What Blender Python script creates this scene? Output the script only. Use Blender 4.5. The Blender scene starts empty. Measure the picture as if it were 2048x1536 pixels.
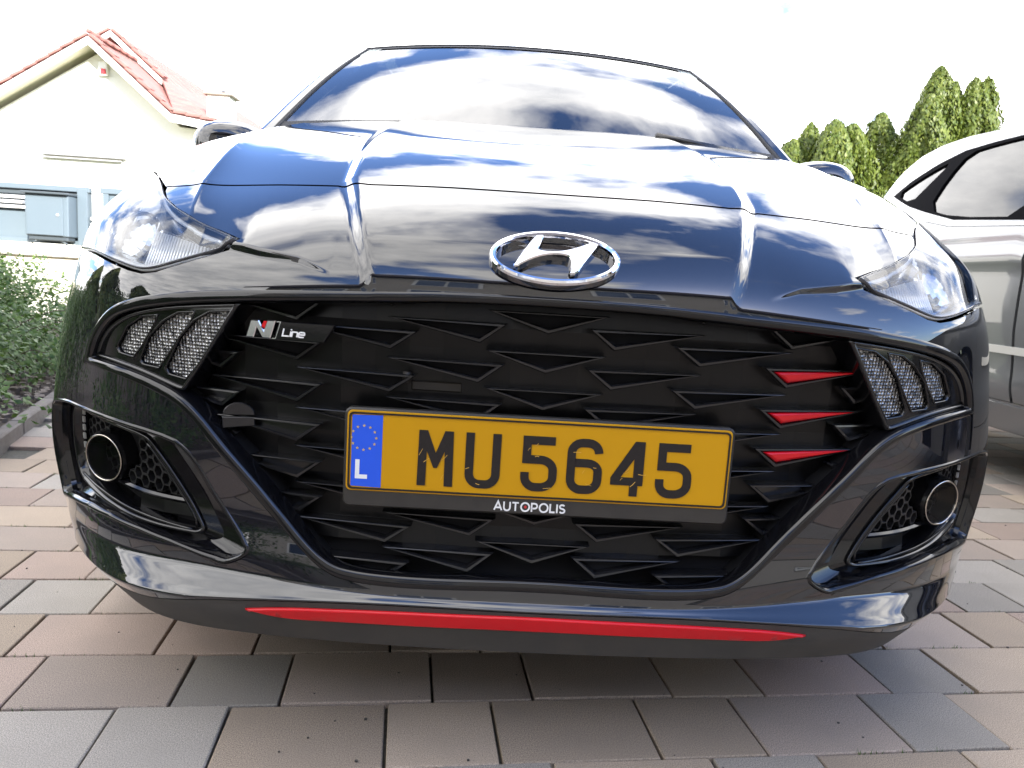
import bpy, math, random
import numpy as np
from mathutils import Vector, Matrix
from mathutils.geometry import delaunay_2d_cdt
random.seed(7); rng = np.random.default_rng(7)
sc = bpy.context.scene
col = sc.collection
rad = math.radians

# ------------------------------------------------------------------ camera
CAM = np.array([-0.07615, -0.97866, 0.70914]); FPX = 1489.13
def cam_axes(yaw, pitch, roll):
    cy, sy, cp, sp, cr, sr = math.cos(yaw), math.sin(yaw), math.cos(pitch), math.sin(pitch), math.cos(roll), math.sin(roll)
    f = np.array([-sy*cp, cy*cp, sp]); r = np.array([cy, sy, 0.]); u = np.cross(r, f)
    return cr*r+sr*u, -sr*r+cr*u, f
cr_, cu_, cf_ = cam_axes(-0.033201389, -0.14208367, 0.06257267)
cam_data = bpy.data.cameras.new('camera'); cam_data.sensor_width = 36; cam_data.lens = 36*FPX/2048
cam_data.clip_start = .02; cam_data.clip_end = 2000
cam_data.dof.use_dof = True; cam_data.dof.focus_distance = 1.05; cam_data.dof.aperture_fstop = 14
cam = bpy.data.objects.new('camera', cam_data); col.objects.link(cam)
m = Matrix.Identity(4)
for i in range(3):
    m[i][0] = cr_[i]; m[i][1] = cu_[i]; m[i][2] = -cf_[i]; m[i][3] = CAM[i]
cam.matrix_world = m; sc.camera = cam

# ------------------------------------------------------------------ sky, sun, exposure
SUN_EL, SUN_AZ = rad(23.5), rad(152)          # azimuth clockwise from +Y
EXPOSURE = 1.98
world = bpy.data.worlds.new('World'); sc.world = world; world.use_nodes = True
wn = world.node_tree; wn.nodes.clear()
def W(t, **k):
    n = wn.nodes.new(t)
    for a, b in k.items(): setattr(n, a, b)
    return n
def wl(a, b): wn.links.new(a, b)
def wmath(op, a, b=None, clamp=False):
    n = W('ShaderNodeMath', operation=op); n.use_clamp = clamp
    for i, v in enumerate((a, b)):
        if v is None: continue
        if isinstance(v, (int, float)): n.inputs[i].default_value = v
        else: wl(v, n.inputs[i])
    return n.outputs[0]
sky = W('ShaderNodeTexSky', sky_type='NISHITA', sun_disc=False, sun_elevation=SUN_EL, sun_rotation=SUN_AZ, air_density=1.3, dust_density=.6, ozone_density=2.2)
tc = W('ShaderNodeTexCoord'); sep = W('ShaderNodeSeparateXYZ'); wl(tc.outputs['Generated'], sep.inputs[0])
zc = wmath('MAXIMUM', sep.outputs[2], 0.0); zz = wmath('ADD', zc, .22)
comb = W('ShaderNodeCombineXYZ'); wl(wmath('DIVIDE', sep.outputs[0], zz), comb.inputs[0]); wl(wmath('DIVIDE', sep.outputs[1], zz), comb.inputs[1])
mp = W('ShaderNodeMapping'); wl(comb.outputs[0], mp.inputs[0]); mp.inputs['Location'].default_value = (0.4, 4.2, 0); mp.inputs['Scale'].default_value = (1.15, 1.0, 1)
n1 = W('ShaderNodeTexNoise'); n1.inputs['Scale'].default_value = 1.7; n1.inputs['Detail'].default_value = 9; n1.inputs['Roughness'].default_value = .56; n1.inputs['Distortion'].default_value = .1
n2 = W('ShaderNodeTexNoise'); n2.inputs['Scale'].default_value = 3.4; n2.inputs['Detail'].default_value = 7; n2.inputs['Roughness'].default_value = .6
wl(mp.outputs[0], n1.inputs['Vector']); wl(mp.outputs[0], n2.inputs['Vector'])
# denser cloud towards the horizon and in front of the camera (north, +Y), thinner overhead
ns = W('ShaderNodeMapRange', interpolation_type='SMOOTHSTEP'); wl(wmath('ADD', sep.outputs[1], wmath('MULTIPLY', sep.outputs[0], .35)), ns.inputs[0]); ns.inputs[1].default_value = .30; ns.inputs[2].default_value = .62; ns.inputs[3].default_value = -.02; ns.inputs[4].default_value = .062
bias = wmath('ADD', ns.outputs[0], wmath('MULTIPLY', wmath('SUBTRACT', .75, zc), .05))
bias = wmath('SUBTRACT', bias, wmath('MULTIPLY', wmath('MULTIPLY', sep.outputs[0], .20), wmath('SUBTRACT', .62, wmath('MULTIPLY', sep.outputs[1], 1.2), clamp=True)))
zen = wmath('MULTIPLY', wmath('SUBTRACT', 1.0, wmath('MULTIPLY', wmath('ABSOLUTE', wmath('ADD', sep.outputs[1], .05)), 2.0), clamp=True), .065)
gap = wmath('MULTIPLY', wmath('SUBTRACT', 1.0, wmath('MULTIPLY', wmath('ABSOLUTE', wmath('SUBTRACT', sep.outputs[1], .70)), 8.0), clamp=True), -.15)
gap = wmath('MULTIPLY', gap, wmath('MULTIPLY', wmath('SUBTRACT', zc, .42), 6.0, clamp=True))
gap = wmath('MULTIPLY', gap, wmath('MULTIPLY', wmath('SUBTRACT', .79, zc), 9.0, clamp=True))
bank = wmath('MULTIPLY', wmath('MULTIPLY', wmath('MULTIPLY', wmath('SUBTRACT', zc, .74), 8.0, clamp=True), wmath('MULTIPLY', wmath('SUBTRACT', sep.outputs[1], .44), 8.0, clamp=True)), .12)
gap = wmath('ADD', gap, bank)
dens = wmath('ADD', n1.outputs['Fac'], wmath('ADD', wmath('ADD', bias, zen), gap))
ramp = W('ShaderNodeValToRGB'); wl(dens, ramp.inputs[0])
ramp.color_ramp.elements[0].position = .44; ramp.color_ramp.elements[0].color = (0, 0, 0, 1)
ramp.color_ramp.elements[1].position = .565; ramp.color_ramp.elements[1].color = (1, 1, 1, 1)
cr2 = W('ShaderNodeValToRGB'); wl(n2.outputs['Fac'], cr2.inputs[0])
cr2.color_ramp.elements[0].position = .32; cr2.color_ramp.elements[0].color = (9.0, 9.1, 9.5, 1)
cr2.color_ramp.elements[1].position = .68; cr2.color_ramp.elements[1].color = (18.0, 17.6, 17.2, 1)
glow = W('ShaderNodeMapRange'); wl(sep.outputs[1], glow.inputs[0]); glow.inputs[1].default_value = .05; glow.inputs[2].default_value = .85; glow.inputs[3].default_value = .74; glow.inputs[4].default_value = 1.15
cb = W('ShaderNodeVectorMath', operation='SCALE'); wl(cr2.outputs[0], cb.inputs[0]); wl(glow.outputs[0], cb.inputs['Scale'])
mix = W('ShaderNodeMix', data_type='RGBA'); wl(ramp.outputs[0], mix.inputs['Factor']); tint = W('ShaderNodeVectorMath', operation='MULTIPLY'); wl(sky.outputs[0], tint.inputs[0]); tint.inputs[1].default_value = (.98, 1.10, 1.52); wl(tint.outputs[0], mix.inputs['A']); wl(cb.outputs[0], mix.inputs['B'])
bg = W('ShaderNodeBackground'); wl(mix.outputs['Result'], bg.inputs['Color']); bg.inputs['Strength'].default_value = .10
wo = W('ShaderNodeOutputWorld'); wl(bg.outputs[0], wo.inputs['Surface'])
sd = bpy.data.lights.new('sun', 'SUN'); sd.energy = 4.0; sd.angle = rad(.55); sd.color = (1, .95, .87)
sun = bpy.data.objects.new('sun', sd); col.objects.link(sun)
sdir = Vector((math.sin(SUN_AZ)*math.cos(SUN_EL), math.cos(SUN_AZ)*math.cos(SUN_EL), math.sin(SUN_EL)))
sun.rotation_euler = sdir.to_track_quat('Z', 'Y').to_euler(); sun.location = (0, -5, 20)
sc.view_settings.view_transform = 'Standard'; sc.view_settings.look = 'None'; sc.view_settings.gamma = 1
sc.view_settings.use_curve_mapping = False; sc.view_settings.exposure = EXPOSURE
sc.render.engine = 'CYCLES'; sc.cycles.max_bounces = 8; sc.cycles.transparent_max_bounces = 10
sc.cycles.caustics_reflective = False; sc.cycles.caustics_refractive = False

# ------------------------------------------------------------------ materials
def mat(name, base=(.5, .5, .5), rough=.5, metal=0., coat=0., coat_rough=.02, spec=.5, ior=1.5, noise=None, bump=None, alpha=None):
    """noise=(scale, amount, (r,g,b) second colour); bump=(scale, strength, distance)"""
    M = bpy.data.materials.new(name); M.use_nodes = True; nt = M.node_tree; b = nt.nodes['Principled BSDF']
    b.inputs['Base Color'].default_value = (*base, 1); b.inputs['Roughness'].default_value = rough; b.inputs['Metallic'].default_value = metal
    b.inputs['Coat Weight'].default_value = coat; b.inputs['Coat Roughness'].default_value = coat_rough; b.inputs['Specular IOR Level'].default_value = spec; b.inputs['IOR'].default_value = ior
    tcn = nt.nodes.new('ShaderNodeTexCoord')
    if noise:
        n = nt.nodes.new('ShaderNodeTexNoise'); n.inputs['Scale'].default_value = noise[0]; n.inputs['Detail'].default_value = 6; n.inputs['Roughness'].default_value = .65
        nt.links.new(tcn.outputs['Object'], n.inputs['Vector'])
        r = nt.nodes.new('ShaderNodeMapRange'); r.inputs[1].default_value = .35; r.inputs[2].default_value = .65; nt.links.new(n.outputs['Fac'], r.inputs[0])
        mm = nt.nodes.new('ShaderNodeMath'); mm.operation = 'MULTIPLY'; mm.inputs[1].default_value = noise[1]; nt.links.new(r.outputs[0], mm.inputs[0])
        mx = nt.nodes.new('ShaderNodeMix'); mx.data_type = 'RGBA'; mx.inputs['A'].default_value = (*base, 1); mx.inputs['B'].default_value = (*noise[2], 1)
        nt.links.new(mm.outputs[0], mx.inputs['Factor']); nt.links.new(mx.outputs['Result'], b.inputs['Base Color'])
    if bump:
        n = nt.nodes.new('ShaderNodeTexNoise'); n.inputs['Scale'].default_value = bump[0]; n.inputs['Detail'].default_value = 5
        nt.links.new(tcn.outputs['Object'], n.inputs['Vector'])
        bp = nt.nodes.new('ShaderNodeBump'); bp.inputs['Strength'].default_value = bump[1]; bp.inputs['Distance'].default_value = bump[2]
        nt.links.new(n.outputs['Fac'], bp.inputs['Height']); nt.links.new(bp.outputs[0], b.inputs['Normal'])
    return M
def glass(name, tint=(.5, .55, .55), ior=1.5, rough=0.):
    M = bpy.data.materials.new(name); M.use_nodes = True; nt = M.node_tree; nt.nodes.clear()
    t = nt.nodes.new('ShaderNodeBsdfTransparent'); t.inputs[0].default_value = (*tint, 1)
    g = nt.nodes.new('ShaderNodeBsdfGlossy'); g.inputs['Roughness'].default_value = rough; g.inputs['Color'].default_value = (1, 1, 1, 1)
    f = nt.nodes.new('ShaderNodeFresnel'); f.inputs[0].default_value = ior
    x = nt.nodes.new('ShaderNodeMixShader'); o = nt.nodes.new('ShaderNodeOutputMaterial')
    nt.links.new(f.outputs[0], x.inputs[0]); nt.links.new(t.outputs[0], x.inputs[1]); nt.links.new(g.outputs[0], x.inputs[2]); nt.links.new(x.outputs[0], o.inputs[0])
    return M
PAINT = mat('black_car_paint', (.004, .0045, .007), .03, coat=1., coat_rough=.0, spec=.5, noise=(900, .25, (.008, .009, .014)))
GLOSS = mat('piano_black_plastic', (.004, .004, .005), .08, spec=.5, bump=(220, .02, .001))
PLASTIC = mat('grained_black_plastic', (.007, .007, .008), .17, spec=.6, noise=(60, .6, (.012, .012, .013)), bump=(1500, .25, .0003))
MATTE = mat('dark_grey_lip_plastic', (.042, .041, .040), .62, spec=.35, noise=(14, .7, (.060, .056, .050)), bump=(1200, .3, .0003))
DEEP = mat('dark_void_plastic', (.004, .004, .005), .8, spec=.2)
CHROME = mat('chrome', (.82, .82, .84), .06, metal=1., noise=(40, .3, (.7, .7, .73)))
SILVERT = mat('satin_silver_reflector', (.62, .64, .68), .16, metal=1.)
RED = mat('red_gloss_trim', (.54, .002, .008), .30, coat=.15, coat_rough=.05, spec=.35, noise=(30, .4, (.46, .002, .006)))
RUBBER = mat('black_rubber', (.014, .014, .015), .7, bump=(400, .3, .001))
PL_YEL = mat('yellow_reflective_sheet', (.50, .25, .0006), .38, spec=.3, noise=(9, .35, (.455, .222, .0006)), bump=(350, .05, .0004))
PL_BLUE = mat('blue_band_film', (.012, .085, .62), .35)
PL_BLK = mat('plate_black_ink', (.012, .009, .008), .55, spec=.3, noise=(240, .5, (.022, .017, .013)))
PL_WHT = mat('white_print', (.72, .72, .70), .45)
STAR = mat('star_gold', (.55, .38, .08), .45)
SCR = mat('bare_scratch_yellow', (.62, .36, .06), .6)
HOLD = mat('plate_holder_plastic', (.022, .020, .018), .40, noise=(20, .6, (.038, .034, .028)), bump=(800, .15, .0003))
LENS = glass('clear_lamp_lens', (.93, .95, .96), 1.5)
SCREEN = glass('windscreen_glass', (.28, .31, .31), 2.0)
DARKGLASS = glass('tinted_side_glass', (.10, .12, .13), 1.45)
def reflector_mat():
    M = mat('prismatic_reflector', (.36, .36, .355), .30, metal=.9); nt = M.node_tree; b = nt.nodes['Principled BSDF']
    tcn = nt.nodes.new('ShaderNodeTexCoord'); v = nt.nodes.new('ShaderNodeTexVoronoi'); v.inputs['Scale'].default_value = 210; v.inputs['Randomness'].default_value = .25
    nt.links.new(tcn.outputs['Object'], v.inputs['Vector'])
    bp = nt.nodes.new('ShaderNodeBump'); bp.inputs['Strength'].default_value = 1.; bp.inputs['Distance'].default_value = .004
    nt.links.new(v.outputs['Distance'], bp.inputs['Height']); nt.links.new(bp.outputs[0], b.inputs['Normal'])
    r = nt.nodes.new('ShaderNodeValToRGB'); r.color_ramp.elements[0].color = (.50, .50, .49, 1); r.color_ramp.elements[1].color = (.12, .12, .12, 1); r.color_ramp.elements[1].position = .75
    nt.links.new(v.outputs['Color'], r.inputs[0]); nt.links.new(r.outputs[0], b.inputs['Base Color'])
    return M
DRLM = reflector_mat()
GUIDE = mat('light_guide_white', (.80, .82, .85), .28, metal=.25, coat=1., noise=(50, .3, (.7, .72, .76)))

# ------------------------------------------------------------------ object helpers
def link(name, me, m, parent=None, off=None):
    o = bpy.data.objects.new(name, me); col.objects.link(o)
    if m is not None:
        if isinstance(m, (list, tuple)):
            for q in m: me.materials.append(q)
        elif not me.materials: me.materials.append(m)
    if parent is not None: o.parent = parent
    return o
def tag(o, label=None, cat=None, group=None, kind=None):
    if label: o['label'] = label
    if cat: o['category'] = cat
    if group: o['group'] = group
    if kind: o['kind'] = kind
    return o
def root(name, loc, label, cat, group=None, rz=0.):
    o = bpy.data.objects.new(name, None); col.objects.link(o); o.location = loc; o.rotation_euler = (0, 0, rz); o.empty_display_size = .1
    return tag(o, label, cat, group)
class G:
    """collects vertices, faces and optional vertex normals in world space, builds ONE mesh"""
    def __init__(s): s.v = []; s.f = []; s.n = []; s.mi = []; s.sm = []
    def add(s, V, F, N=None, mi=0, smooth=True):
        V = np.asarray(V, float).reshape(-1, 3); k = len(s.v); s.v += V.tolist()
        s.n += (np.asarray(N, float).reshape(-1, 3).tolist() if N is not None else [[0, 0, 0]]*len(V))
        for f in F: s.f.append(tuple(int(i)+k for i in f)); s.mi.append(mi); s.sm.append(smooth)
        return s
    def box(s, c, d, R=None, bev=0.0, mi=0):
        c = np.asarray(c, float); d = np.asarray(d, float)/2
        R = np.eye(3) if R is None else np.asarray(R)
        if bev <= 0:
            V = np.array([[x, y, z] for x in (-1, 1) for y in (-1, 1) for z in (-1, 1)])*d
            F = [(0, 1, 3, 2), (4, 6, 7, 5), (0, 4, 5, 1), (2, 3, 7, 6), (0, 2, 6, 4), (1, 5, 7, 3)]
        else:
            V = []; ids = {}
            for x in (-1, 1):
                for y in (-1, 1):
                    for z in (-1, 1):
                        for a in range(3):
                            p = np.array([x, y, z])*(d-bev); p[a] += (x, y, z)[a]*bev; ids[(x, y, z, a)] = len(V); V.append(p)
            F = []
            for a in range(3):
                b, c2 = (a+1) % 3, (a+2) % 3
                for sg in (-1, 1):
                    q = []
                    for sb, s2 in ((-1, -1), (1, -1), (1, 1), (-1, 1)):
                        k = [0, 0, 0]; k[a] = sg; k[b] = sb; k[c2] = s2; q.append(ids[(*k, a)])
                    F.append(q if sg > 0 else q[::-1])
                for sb in (-1, 1):
                    for s2 in (-1, 1):
                        k0 = [0, 0, 0]; k0[a] = -1; k0[b] = sb; k0[c2] = s2; k1 = list(k0); k1[a] = 1
                        q = [ids[(*k0, b)], ids[(*k1, b)], ids[(*k1, c2)], ids[(*k0, c2)]]; F.append(q if sb*s2 < 0 else q[::-1])
            for x in (-1, 1):
                for y in (-1, 1):
                    for z in (-1, 1):
                        q = [ids[(x, y, z, a)] for a in range(3)]; F.append(q if x*y*z > 0 else q[::-1])
            V = np.array(V)
        return s.add(V@R.T+c, F, mi=mi, smooth=False)
    def tube(s, P, r, n=8, closed=False, mi=0, cap=True):
        P = np.asarray(P, float); m = len(P); r = np.broadcast_to(r, (m,)); V = []; nx = None
        for i in range(m):
            a = P[(i-1) % m] if (closed or i > 0) else P[i]; b = P[(i+1) % m] if (closed or i < m-1) else P[i]
            t = b-a; t = t/(np.linalg.norm(t)+1e-12)
            if nx is None:
                nx = np.cross(t, [0, 0, 1.]); nx = nx if np.linalg.norm(nx) > .1 else np.cross(t, [0, 1., 0])
            nx = nx-t*(nx@t); nx /= np.linalg.norm(nx); ny = np.cross(t, nx)
            for k in range(n):
                w = 2*math.pi*k/n; V.append(P[i]+r[i]*(math.cos(w)*nx+math.sin(w)*ny))
        F = []
        for i in range(m if closed else m-1):
            j = (i+1) % m
            for k in range(n): l = (k+1) % n; F.append((i*n+k, i*n+l, j*n+l, j*n+k))
        if cap and not closed: F.append(tuple(range(n))[::-1]); F.append(tuple(range((m-1)*n, m*n)))
        return s.add(V, F, mi=mi)
    def prism(s, poly, O, X, Y, N, h, mi=0, bev=0.0):
        """extrude a flat polygon given in local (X,Y) mm-free units by h along N, optional bevelled front edge"""
        O, X, Y, N = map(np.asarray, (O, X, Y, N)); poly = np.asarray(poly, float); n = len(poly)
        ar = 0.5*np.sum(poly[:, 0]*np.roll(poly[:, 1], -1)-np.roll(poly[:, 0], -1)*poly[:, 1])
        if ar < 0: poly = poly[::-1]
        P = lambda q, z: O+q[:, :1]*X+q[:, 1:2]*Y+z*N
        rings = [P(poly, 0)]
        if bev > 0: rings += [P(poly, h-bev), P(inset(poly, bev), h)]
        else: rings += [P(poly, h)]
        V = np.concatenate(rings); F = []; R_ = len(rings)
        for k in range(R_-1):
            for i in range(n): j = (i+1) % n; F.append((k*n+i, k*n+j, (k+1)*n+j, (k+1)*n+i))
        s.add(V, F, mi=mi, smooth=False)
        tri = tri_poly(inset(poly, bev) if bev > 0 else poly); s.add(P(np.array(tri[0]), h), tri[1], mi=mi, smooth=False)
        return s
    def build(s, name, m, parent=None, smooth=None, custom=False):
        V = np.array(s.v)
        off = np.zeros(3); p = parent
        if parent is not None:
            q = parent
            while q.parent is not None: q = q.parent
            off = np.array(q.location)
        me = bpy.data.meshes.new(name)
        F = s.f
        N = np.array(s.n)
        if custom:
            F2 = []
            for f in F:
                g = np.cross(V[f[1]]-V[f[0]], V[f[2]]-V[f[0]])
                if g@(N[f[0]]+N[f[1]]+N[f[2]]) < 0: f = f[::-1]
                F2.append(f)
            F = F2
        me.from_pydata((V-off).tolist(), [], F); me.update()
        me.polygons.foreach_set('use_smooth', [bool(x if smooth is None else smooth) for x in s.sm]); me.polygons.foreach_set('material_index', s.mi)
        if custom:
            N[np.isnan(N)] = 0
            me.normals_split_custom_set_from_vertices(N.tolist())
        me.update()
        return link(name, me, m, parent)
def inset(poly, d):
    """move a closed polygon inwards by d (negative: outwards)"""
    p = np.asarray(poly, float); ar = .5*np.sum(p[:, 0]*np.roll(p[:, 1], -1)-np.roll(p[:, 0], -1)*p[:, 1]); sg = 1 if ar > 0 else -1
    a = p-np.roll(p, 1, 0); b = np.roll(p, -1, 0)-p
    a /= np.linalg.norm(a, axis=1, keepdims=True)+1e-12; b /= np.linalg.norm(b, axis=1, keepdims=True)+1e-12
    na = np.stack([-a[:, 1], a[:, 0]], 1)*sg; nb = np.stack([-b[:, 1], b[:, 0]], 1)*sg
    n = na+nb; n /= (np.linalg.norm(n, axis=1, keepdims=True)+1e-12); c = np.clip((n*na).sum(1), .45, 1)
    return p+n*(d/c)[:, None]
def resample(poly, step, closed=True):
    p = np.asarray(poly, float); q = np.concatenate([p, p[:1]]) if closed else p; out = []
    for a, b in zip(q[:-1], q[1:]):
        k = max(1, int(round(np.linalg.norm(b-a)/step)))
        for i in range(k): out.append(a+(b-a)*i/k)
    if not closed: out.append(q[-1])
    return np.array(out)
def rounded(poly, it=2, closed=True, keep=()):
    """Chaikin corner cutting, except at the vertices listed in keep"""
    p = [np.array(q, float) for q in poly]; flag = [i in keep for i in range(len(p))]
    for _ in range(it):
        o, fl = [], []; n = len(p)
        for i in range(n):
            if flag[i] or (not closed and i in (0, n-1)): o.append(p[i]); fl.append(True); continue
            a, b, c = p[(i-1) % n], p[i], p[(i+1) % n]
            o += [.25*a+.75*b, .75*b+.25*c]; fl += [False, False]
        p, flag = o, fl
    return np.array(p)
def inside(poly, pts):
    p = np.asarray(poly); x, y = pts[:, 0], pts[:, 1]; r = np.zeros(len(pts), bool)
    for (x0, y0), (x1, y1) in zip(p, np.roll(p, -1, 0)):
        if y0 == y1: continue
        c = ((y0 > y) != (y1 > y)) & (x < (x1-x0)*(y-y0)/(y1-y0)+x0); r ^= c
    return r
def cdt(outer, holes=(), step=.012, extra=None):
    loops = [np.asarray(outer)]+[np.asarray(h) for h in holes]
    B = np.concatenate(loops); E = []; k = 0
    for L in loops: n = len(L); E += [(k+i, k+(i+1) % n) for i in range(n)]; k += n
    pts = B
    if step:
        lo, hi = outer.min(0), outer.max(0); nx, ny = max(1, int((hi[0]-lo[0])/step)), max(1, int((hi[1]-lo[1])/step))
        gx, gy = np.meshgrid(np.linspace(lo[0], hi[0], nx+1), np.linspace(lo[1], hi[1], ny+1)); g = np.stack([gx.ravel(), gy.ravel()], 1)
        ok = inside(outer, g)
        for h in holes: ok &= ~inside(h, g)
        if extra is not None:
            e = extra[inside(outer, extra)]
            for h in holes: e = e[~inside(h, e)]
            k2 = np.ones(len(g), bool)
            for i in range(0, len(g), 4000): k2[i:i+4000] = ((g[i:i+4000, None]-e[None])**2).sum(2).min(1) > (.45*step)**2 if len(e) else True
            g = np.concatenate([g[ok & k2], e])
        else: g = g[ok]
        keep = np.ones(len(g), bool)
        for i in range(0, len(g), 4000):
            d = ((g[i:i+4000, None]-B[None])**2).sum(2).min(1); keep[i:i+4000] = d > (.002 if extra is not None else .5*step)**2
        pts = np.concatenate([B, g[keep]])
    r = delaunay_2d_cdt([Vector((float(a), float(b))) for a, b in pts], E, [], 0, 1e-8)
    V = np.array([[v.x, v.y] for v in r[0]]); F = [tuple(f) for f in r[2]]
    c = np.array([V[list(f)].mean(0) for f in F]); ok = inside(outer, c)
    for h in holes: ok &= ~inside(h, c)
    return V, [f for f, o in zip(F, ok) if o]
def tri_poly(poly):
    V, F = cdt(np.asarray(poly, float), (), None); out = []
    for f in F:
        a, b, c = V[f[0]], V[f[1]], V[f[2]]
        out.append(f if (b[0]-a[0])*(c[1]-a[1])-(b[1]-a[1])*(c[0]-a[0]) > 0 else f[::-1])
    return V, out
def sheet(g, SNf, outer, holes=(), step=.012, h=0., flange=0., flip=False, mi=0, hole_flange=None, extra=None):
    """panel over a 2-D outline lifted onto a curved surface with exact normals, edges folded inwards"""
    V, F = cdt(outer, holes, step, extra); P, N = SNf(V[:, 0], V[:, 1])
    if callable(h): hh = h(V)[:, None]; 
    else: hh = h
    g.add(P+hh*N, F, N, mi)
    for i, L in enumerate([outer]+list(holes)):
        d = flange if i == 0 or hole_flange is None else hole_flange
        if not d: continue
        L = np.asarray(L); P, N = SNf(L[:, 0], L[:, 1]); h0 = h(L)[:, None] if callable(h) else h
        T = np.roll(P, -1, 0)-np.roll(P, 1, 0); T /= np.linalg.norm(T, axis=1, keepdims=True)+1e-12
        B = np.cross(T, N); n = len(L)
        ar = .5*np.sum(L[:, 0]*np.roll(L[:, 1], -1)-np.roll(L[:, 0], -1)*L[:, 1])
        # a small rounded lip, then the wall
        e = .0012; R = [P+h0*N, P+(h0-e)*N, P+(h0-d)*N]
        for a, b in ((0, 1), (1, 2)):
            g.add(np.concatenate([R[a], R[b]]), [(j, (j+1) % n, n+(j+1) % n, n+j) for j in range(n)], np.concatenate([B, B]), mi)
def rim(g, SNf, poly, prof, mi=0, closed=True):
    """strip along an outline; prof = [(inset, height)...]"""
    R = []
    for a, h in prof:
        L = inset(poly, a); P, N = SNf(L[:, 0], L[:, 1]); R.append(P+h*N)
    n = len(poly); V = np.concatenate(R); F = []
    for k in range(len(R)-1):
        for i in range(n if closed else n-1): j = (i+1) % n; F.append((k*n+i, k*n+j, (k+1)*n+j, (k+1)*n+i))
    g.add(V, F, mi=mi)
def loft(g, A, B, mi=0, smooth=True):
    n = len(A); g.add(np.concatenate([A, B]), [(i, (i+1) % n, n+(i+1) % n, n+i) for i in range(n)], mi=mi, smooth=smooth)
def byarc(poly, n):
    p = np.asarray(poly, float); q = np.concatenate([p, p[:1]]); s = np.concatenate([[0], np.cumsum(np.linalg.norm(np.diff(q, axis=0), axis=1))])
    t = np.linspace(0, s[-1], n, endpoint=False); return np.stack([np.interp(t, s, q[:, 0]), np.interp(t, s, q[:, 1])], 1)

# ------------------------------------------------------------------ front body surface of the black car
# rows of measured points, bonnet rear (row 0) down to the lip (last row); u = nominal half width, t = length along the skin
UK=np.array([0,.24,.48,.67,.82,.98,1.25])
ROWS=[
 [(0, 0.95, 1.08), (0.24, 0.95, 1.078), (0.48, 0.955, 1.066), (0.66, 0.97, 1.035), (0.75, 1.0, 0.99), (0.815, 1.03, 0.92), (0.845, 1.06, 0.8)],
 [(0, 0.7, 1.02), (0.245, 0.7, 1.019), (0.49, 0.705, 1.005), (0.66, 0.725, 0.975), (0.76, 0.78, 0.93), (0.82, 0.85, 0.86), (0.845, 0.95, 0.76)],
 [(0, 0.45, 0.952), (0.247, 0.455, 0.952), (0.49, 0.475, 0.945), (0.655, 0.52, 0.925), (0.755, 0.6, 0.885), (0.81, 0.71, 0.82), (0.84, 0.85, 0.72)],
 [(0, 0.27, 0.896), (0.247, 0.28, 0.896), (0.49, 0.32, 0.888), (0.645, 0.375, 0.872), (0.745, 0.46, 0.838), (0.805, 0.59, 0.775), (0.84, 0.78, 0.68)],
 [(0, 0.13, 0.832), (0.247, 0.145, 0.832), (0.49, 0.196, 0.824), (0.64, 0.258, 0.812), (0.745, 0.355, 0.79), (0.8, 0.5, 0.735), (0.84, 0.72, 0.65)],
 [(0, 0.053, 0.785), (0.245, 0.066, 0.785), (0.485, 0.116, 0.778), (0.64, 0.185, 0.768), (0.742, 0.285, 0.748), (0.803, 0.43, 0.7), (0.84, 0.7, 0.62)],
 [(0, 0.003, 0.74), (0.243, 0.013, 0.74), (0.48, 0.06, 0.733), (0.6358, 0.135, 0.722), (0.737, 0.2433, 0.702), (0.8025, 0.3916, 0.66), (0.8355, 0.664, 0.6)],
 [(0, -0.024, 0.705), (0.24, -0.014, 0.703), (0.477, 0.03, 0.695), (0.636, 0.1066, 0.68), (0.7412, 0.2245, 0.655), (0.8045, 0.3719, 0.615), (0.8319, 0.6371, 0.57)],
 [(0, -0.034, 0.672), (0.24, -0.024, 0.669), (0.475, 0.018, 0.655), (0.6406, 0.105, 0.635), (0.755, 0.2299, 0.605), (0.8137, 0.3599, 0.57), (0.8352, 0.6259, 0.53)],
 [(0, -0.028, 0.56), (0.24, -0.018, 0.56), (0.475, 0.026, 0.55), (0.6457, 0.1102, 0.54), (0.7704, 0.2352, 0.52), (0.8275, 0.359, 0.5), (0.8393, 0.6224, 0.47)],
 [(0, -0.022, 0.45), (0.24, -0.012, 0.45), (0.477, 0.032, 0.45), (0.65, 0.114, 0.45), (0.779, 0.24, 0.45), (0.835, 0.36, 0.44), (0.842, 0.62, 0.42)],
 [(0, -0.012, 0.34), (0.24, -0.002, 0.34), (0.475, 0.044, 0.34), (0.6480, 0.1225, 0.34), (0.776, 0.246, 0.35), (0.834, 0.360, 0.36), (0.8501, 0.6129, 0.36)],
 [(0, -0.027, 0.275), (0.24, -0.017, 0.274), (0.472, 0.037, 0.277), (0.6425, 0.12, 0.274), (0.764, 0.246, 0.276), (0.822, 0.362, 0.278), (0.851, 0.61, 0.275)],
 [(0, -0.034, 0.267), (0.24, -0.026, 0.265), (0.474, 0.002, 0.252), (0.628, 0.088, 0.24), (0.742, 0.222, 0.236), (0.8, 0.345, 0.255), (0.83, 0.6, 0.262)],
 [(0, -0.026, 0.24), (0.24, -0.017, 0.238), (0.47, 0.018, 0.222), (0.615, 0.106, 0.212), (0.722, 0.23, 0.205), (0.785, 0.36, 0.212), (0.838, 0.6, 0.215)],
 [(0, 0.002, 0.189), (0.235, 0.01, 0.188), (0.46, 0.048, 0.182), (0.595, 0.128, 0.174), (0.695, 0.245, 0.17), (0.765, 0.37, 0.172), (0.8, 0.61, 0.175)],
]
P=np.array(ROWS,float)
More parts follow.
